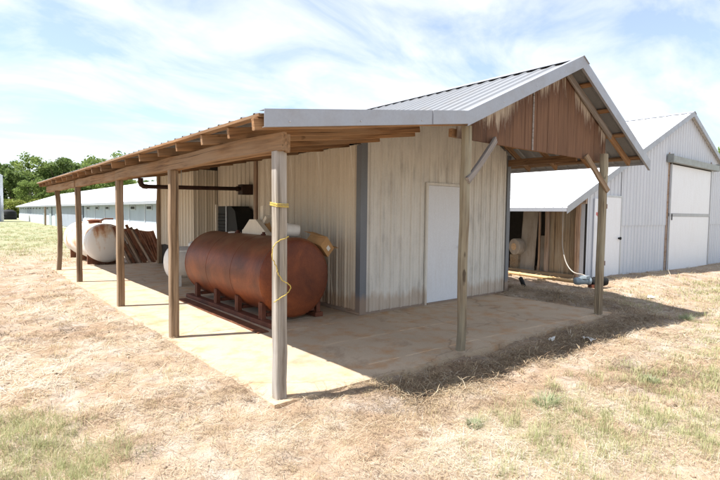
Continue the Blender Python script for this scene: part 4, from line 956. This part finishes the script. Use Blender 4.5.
def green_d(x, y):
    a = 1 - sstep(0.55, 1.25, np.hypot(x + 5.0, y + 2.1))
    b = sstep(-3.25, -4.2, y) * sstep(-2.6, -1.0, x) * 0.8
    b2 = sstep(3.5, 8, x) * sstep(-0.9, -2.4, y) * 0.7
    c = sstep(10, 22, y) * (x < 3.1)
    return np.clip(np.maximum(np.maximum(a, c), np.maximum(b, b2)), 0, 1)
def blades_mesh(name, X, Y, Z, ang, lean, L, w, bc, mat, bend=0.5, seg=2):
    n = len(X); d = np.stack([np.cos(ang), np.sin(ang), np.zeros(n)], 1); sdx = np.stack([-np.sin(ang), np.cos(ang), np.zeros(n)], 1)
    B = np.stack([X, Y, Z], 1); ca_, sa_ = np.cos(lean), np.sin(lean)
    mid = B + d * (L * 0.5 * sa_)[:, None] + np.array([0, 0, 1]) * (L * 0.5 * ca_)[:, None]
    l2 = np.minimum(lean + bend, 1.9); tip = mid + d * (L * 0.5 * np.sin(l2))[:, None] + np.array([0, 0, 1]) * (L * 0.5 * np.cos(l2))[:, None]
    h_ = sdx * (w / 2)[:, None]
    V = np.stack([B - h_, B + h_, mid + h_ * 0.8, mid - h_ * 0.8, tip], 1).reshape(-1, 3)
    o = np.arange(n)[:, None] * 5
    T = np.concatenate([o + np.array([[0, 1, 2]]), o + np.array([[0, 2, 3]]), o + np.array([[3, 2, 4]])], 1).reshape(-1, 3)
    me = bpy.data.meshes.new(name); np_mesh(me, V.astype(np.float32), T.astype(np.int32), 3)
    at = me.attributes.new('bc', 'FLOAT', 'POINT'); at.data.foreach_set('value', np.repeat(bc, 5).astype(np.float32))
    me.materials.append(M[mat]); ob = bpy.data.objects.new(name, me); COL.objects.link(ob); return ob
# lying straw
x, y, r = sample(360000, 2.3, 45); mg = np.abs(rng.normal(0, 0.05, len(x)))
ok = free(x, y) | ((x > -2.88) & (x < -2.86 + mg) & (y > -2.4) & (y < 10)) | ((y > -2.4) & (y < -2.36 + mg) & (x > -2.86) & (x < 3.58)) | ((x < 3.58) & (x > 3.56 - mg) & (y > -2.4) & (y < -0.05)); x, y, r = x[ok], y[ok], r[ok]
onslab = ~free(x, y)
dens = np.clip(0.62 + 0.5 * patch(x, y), 0.12, 1); ok = rng.uniform(0, 1, len(x)) < dens; x, y, r, onslab = x[ok], y[ok], r[ok], onslab[ok]
n = len(x); sc_ = np.clip(r / 4.5, 0.7, 5)
L = rng.gamma(3, 0.026, n) * np.clip(sc_, 0.8, 2.2) + 0.02; w = rng.uniform(0.0014, 0.0034, n) * sc_
ang = rng.uniform(0, 6.283, n); lean = rng.normal(1.5, 0.12, n)
bc = np.clip(0.55 + 0.3 * patch(x, y, 1.3) + rng.normal(0, 0.26, n), 0, 1)
st = blades_mesh('dry_straw', x, y, np.where(onslab, 0.001, hz(x, y)) + rng.uniform(0.002, 0.018, n), ang, lean, L, w, bc, 'straw', 0.08)
kind(st, 'stuff'); tag(st, 'pale mown straw lying over the dry soil around the shed', 'straw')
# standing dry tufts and green grass
def tufts(n, r0, r1, dfn, blades, hgt, sp, o):
    x, y, r = sample(n, r0, r1); ok = free(x, y); x, y, r = x[ok], y[ok], r[ok]
    ok = rng.uniform(0, 1, len(x)) < dfn(x, y); x, y, r = x[ok], y[ok], r[ok]
    cnt = rng.poisson(blades, len(x)); X = np.repeat(x, cnt); Y = np.repeat(y, cnt); R_ = np.repeat(r, cnt); H = np.repeat(rng.uniform(0.5, 1.3, len(x)) * hgt, cnt); T = np.repeat(rng.uniform(0, 1, len(x)), cnt)
    m_ = len(X); sc_ = np.clip(R_ / 5, 0.7, 6); X = X + rng.normal(0, sp, m_) * np.clip(sc_, 0.8, 3); Y = Y + rng.normal(0, sp, m_) * np.clip(sc_, 0.8, 3)
    ok = free(X, Y); X, Y, R_, H, T, sc_ = X[ok], Y[ok], R_[ok], H[ok], T[ok], sc_[ok]; m_ = len(X)
    return X, Y, hz(X, Y) - 0.004, rng.uniform(0, 6.283, m_), np.abs(rng.normal(0.35, 0.3, m_)), H * rng.uniform(0.5, 1.25, m_), rng.uniform(0.0022, 0.0042, m_) * sc_, np.clip(T * 0.6 + rng.uniform(0, 0.4, m_), 0, 1)
dd = lambda x, y: np.clip(0.22 + 0.55 * patch(x, y, 2.1) + 0.45 * green_d(x, y), 0.03, 0.9)
X = tufts(15000, 2.3, 60, dd, 9, 0.075, 0.03, 0)
dg_ = blades_mesh('dry_grass', *X, 'dry', 0.7); kind(dg_, 'stuff'); tag(dg_, 'short bleached dry grass standing in tufts on the yard', 'dry grass')
gd = lambda x, y: np.clip(green_d(x, y) * (0.8 + 0.75 * patch(x, y, 4.2)), 0, 1)
X = tufts(46000, 2.3, 75, gd, 12, 0.1, 0.03, 0)
gg = blades_mesh('green_grass', *X, 'green', 0.6); kind(gg, 'stuff'); tag(gg, 'sparse yellow-green grass growing at the edges of the yard', 'grass')
# brown litter heaped against the slab edges
n = 26000; t = rng.uniform(0, 1, n); side = rng.uniform(0, 1, n) < 0.55
x = np.where(side, -1.9 + 5.9 * t, 4.25 + rng.normal(0, 0.35, n)); y = np.where(side, -2.8 + rng.normal(0, 0.16, n), -2.6 + 4.8 * t)
ok = free(x, y) & (x > -1.9); x, y = x[ok], y[ok]; n = len(x)
lt = blades_mesh('brown_litter', x, y, hz(x, y) + np.abs(rng.normal(0, 0.03, n)), rng.uniform(0, 6.28, n), rng.normal(1.42, 0.2, n), rng.uniform(0.04, 0.15, n), rng.uniform(0.003, 0.006, n), np.clip(rng.normal(0.3, 0.28, n), 0, 1), 'straw', 0.3)
kind(lt, 'stuff'); tag(lt, 'matted brown dead grass banked along the concrete edge', 'dead grass')
nc = 900; cx_, cy_, cr2 = sample(nc, 2.4, 30); ok = free(cx_, cy_) & (rng.uniform(0, 1, nc) < np.clip(0.5 + 0.6 * patch(cx_, cy_, 3.3), 0.05, 1) * (1 - 0.6 * green_d(cx_, cy_))); cx_, cy_, cr2 = cx_[ok], cy_[ok], cr2[ok]
cnt = rng.integers(14, 60, len(cx_)); X = np.repeat(cx_, cnt); Y = np.repeat(cy_, cnt); r_c = np.repeat(cr2, cnt); T = np.repeat(rng.uniform(0.02, 0.4, len(cx_)), cnt); n = len(X); sp_ = np.repeat(rng.uniform(0.02, 0.07, len(cx_)), cnt) * np.clip(r_c / 5, 0.8, 3)
X = X + rng.normal(0, 1, n) * sp_; Y = Y + rng.normal(0, 1, n) * sp_; ok = free(X, Y); X, Y, T, r_c = X[ok], Y[ok], T[ok], r_c[ok]; n = len(X)
dc = blades_mesh('dead_grass_clumps', X, Y, hz(X, Y) + np.abs(rng.normal(0, 0.015, n)), rng.uniform(0, 6.28, n), rng.normal(1.3, 0.25, n), rng.uniform(0.03, 0.1, n) * np.clip(r_c / 5, 0.8, 2), rng.uniform(0.002, 0.004, n) * np.clip(r_c / 5, 0.8, 4), np.clip(T + rng.normal(0, 0.12, n), 0, 1), 'straw', 0.4)
kind(dc, 'stuff'); tag(dc, 'brown clumps of dead mown grass scattered over the yard', 'dead grass')
X, Y, r_c = sample(5200, 2.4, 26); ok = free(X, Y) & (rng.uniform(0, 1, len(X)) < np.clip(0.35 + 0.7 * patch(X, Y, 5.5), 0.03, 1)); X, Y, r_c = X[ok], Y[ok], r_c[ok]; n = len(X)
sz = rng.gamma(2.0, 0.0042, n) * np.clip(r_c / 6, 0.8, 2) + 0.003
octa = np.array([(1, 0, 0), (0, 1, 0), (-1, 0, 0), (0, -1, 0), (0, 0, 0.75), (0, 0, -0.6)], float)
V = np.stack([X, Y, hz(X, Y)], 1)[:, None, :] + octa[None] * (sz[:, None] * rng.uniform(0.6, 1.35, (n, 6)))[:, :, None]
T = (np.arange(n)[:, None, None] * 6 + np.array([(0, 1, 4), (1, 2, 4), (2, 3, 4), (3, 0, 4), (1, 0, 5), (2, 1, 5), (3, 2, 5), (0, 3, 5)])[None]).reshape(-1, 3)
me = bpy.data.meshes.new('soil_clods'); np_mesh(me, V.reshape(-1, 3).astype(np.float32), T.astype(np.int32), 3); me.materials.append(M['soil'])
cl_ = bpy.data.objects.new('soil_clods', me); COL.objects.link(cl_); kind(cl_, 'stuff'); tag(cl_, 'small clods and pebbles strewn over the dry soil', 'clods')
# weeds that stand out one by one
for i, (x, y, s_, lb) in enumerate(((-0.97, -3.72, 0.2, 'grey-green weed clump in the dry grass front right of the porch'), (0.5, -4.02, 0.13, 'small grey-green weed farther right on the lawn'), (4.2, -3.2, 0.2, 'green weed tuft beyond the porch shadow'), (-1.75, -3.55, 0.1, 'tiny green weed on bare ground nearest the slab'))):
    n = 150; th = rng.uniform(0, 6.28, n); rr = s_ * 0.5 * np.sqrt(rng.uniform(0, 1, n))
    X = x + rr * np.cos(th); Y = y + rr * np.sin(th)
    wd_ = blades_mesh('weed_clump', X, Y, hz(X, Y) - 0.004, th, rng.uniform(0.2, 1.1, n), rng.uniform(0.5, 1.1, n) * s_ * 0.7, rng.uniform(0.004, 0.008, n), rng.uniform(0, 1, n), 'weed', 0.5); tag(wd_, lb, 'weed')
for o in bpy.data.objects:
    if '_w' in o: del o['_w']
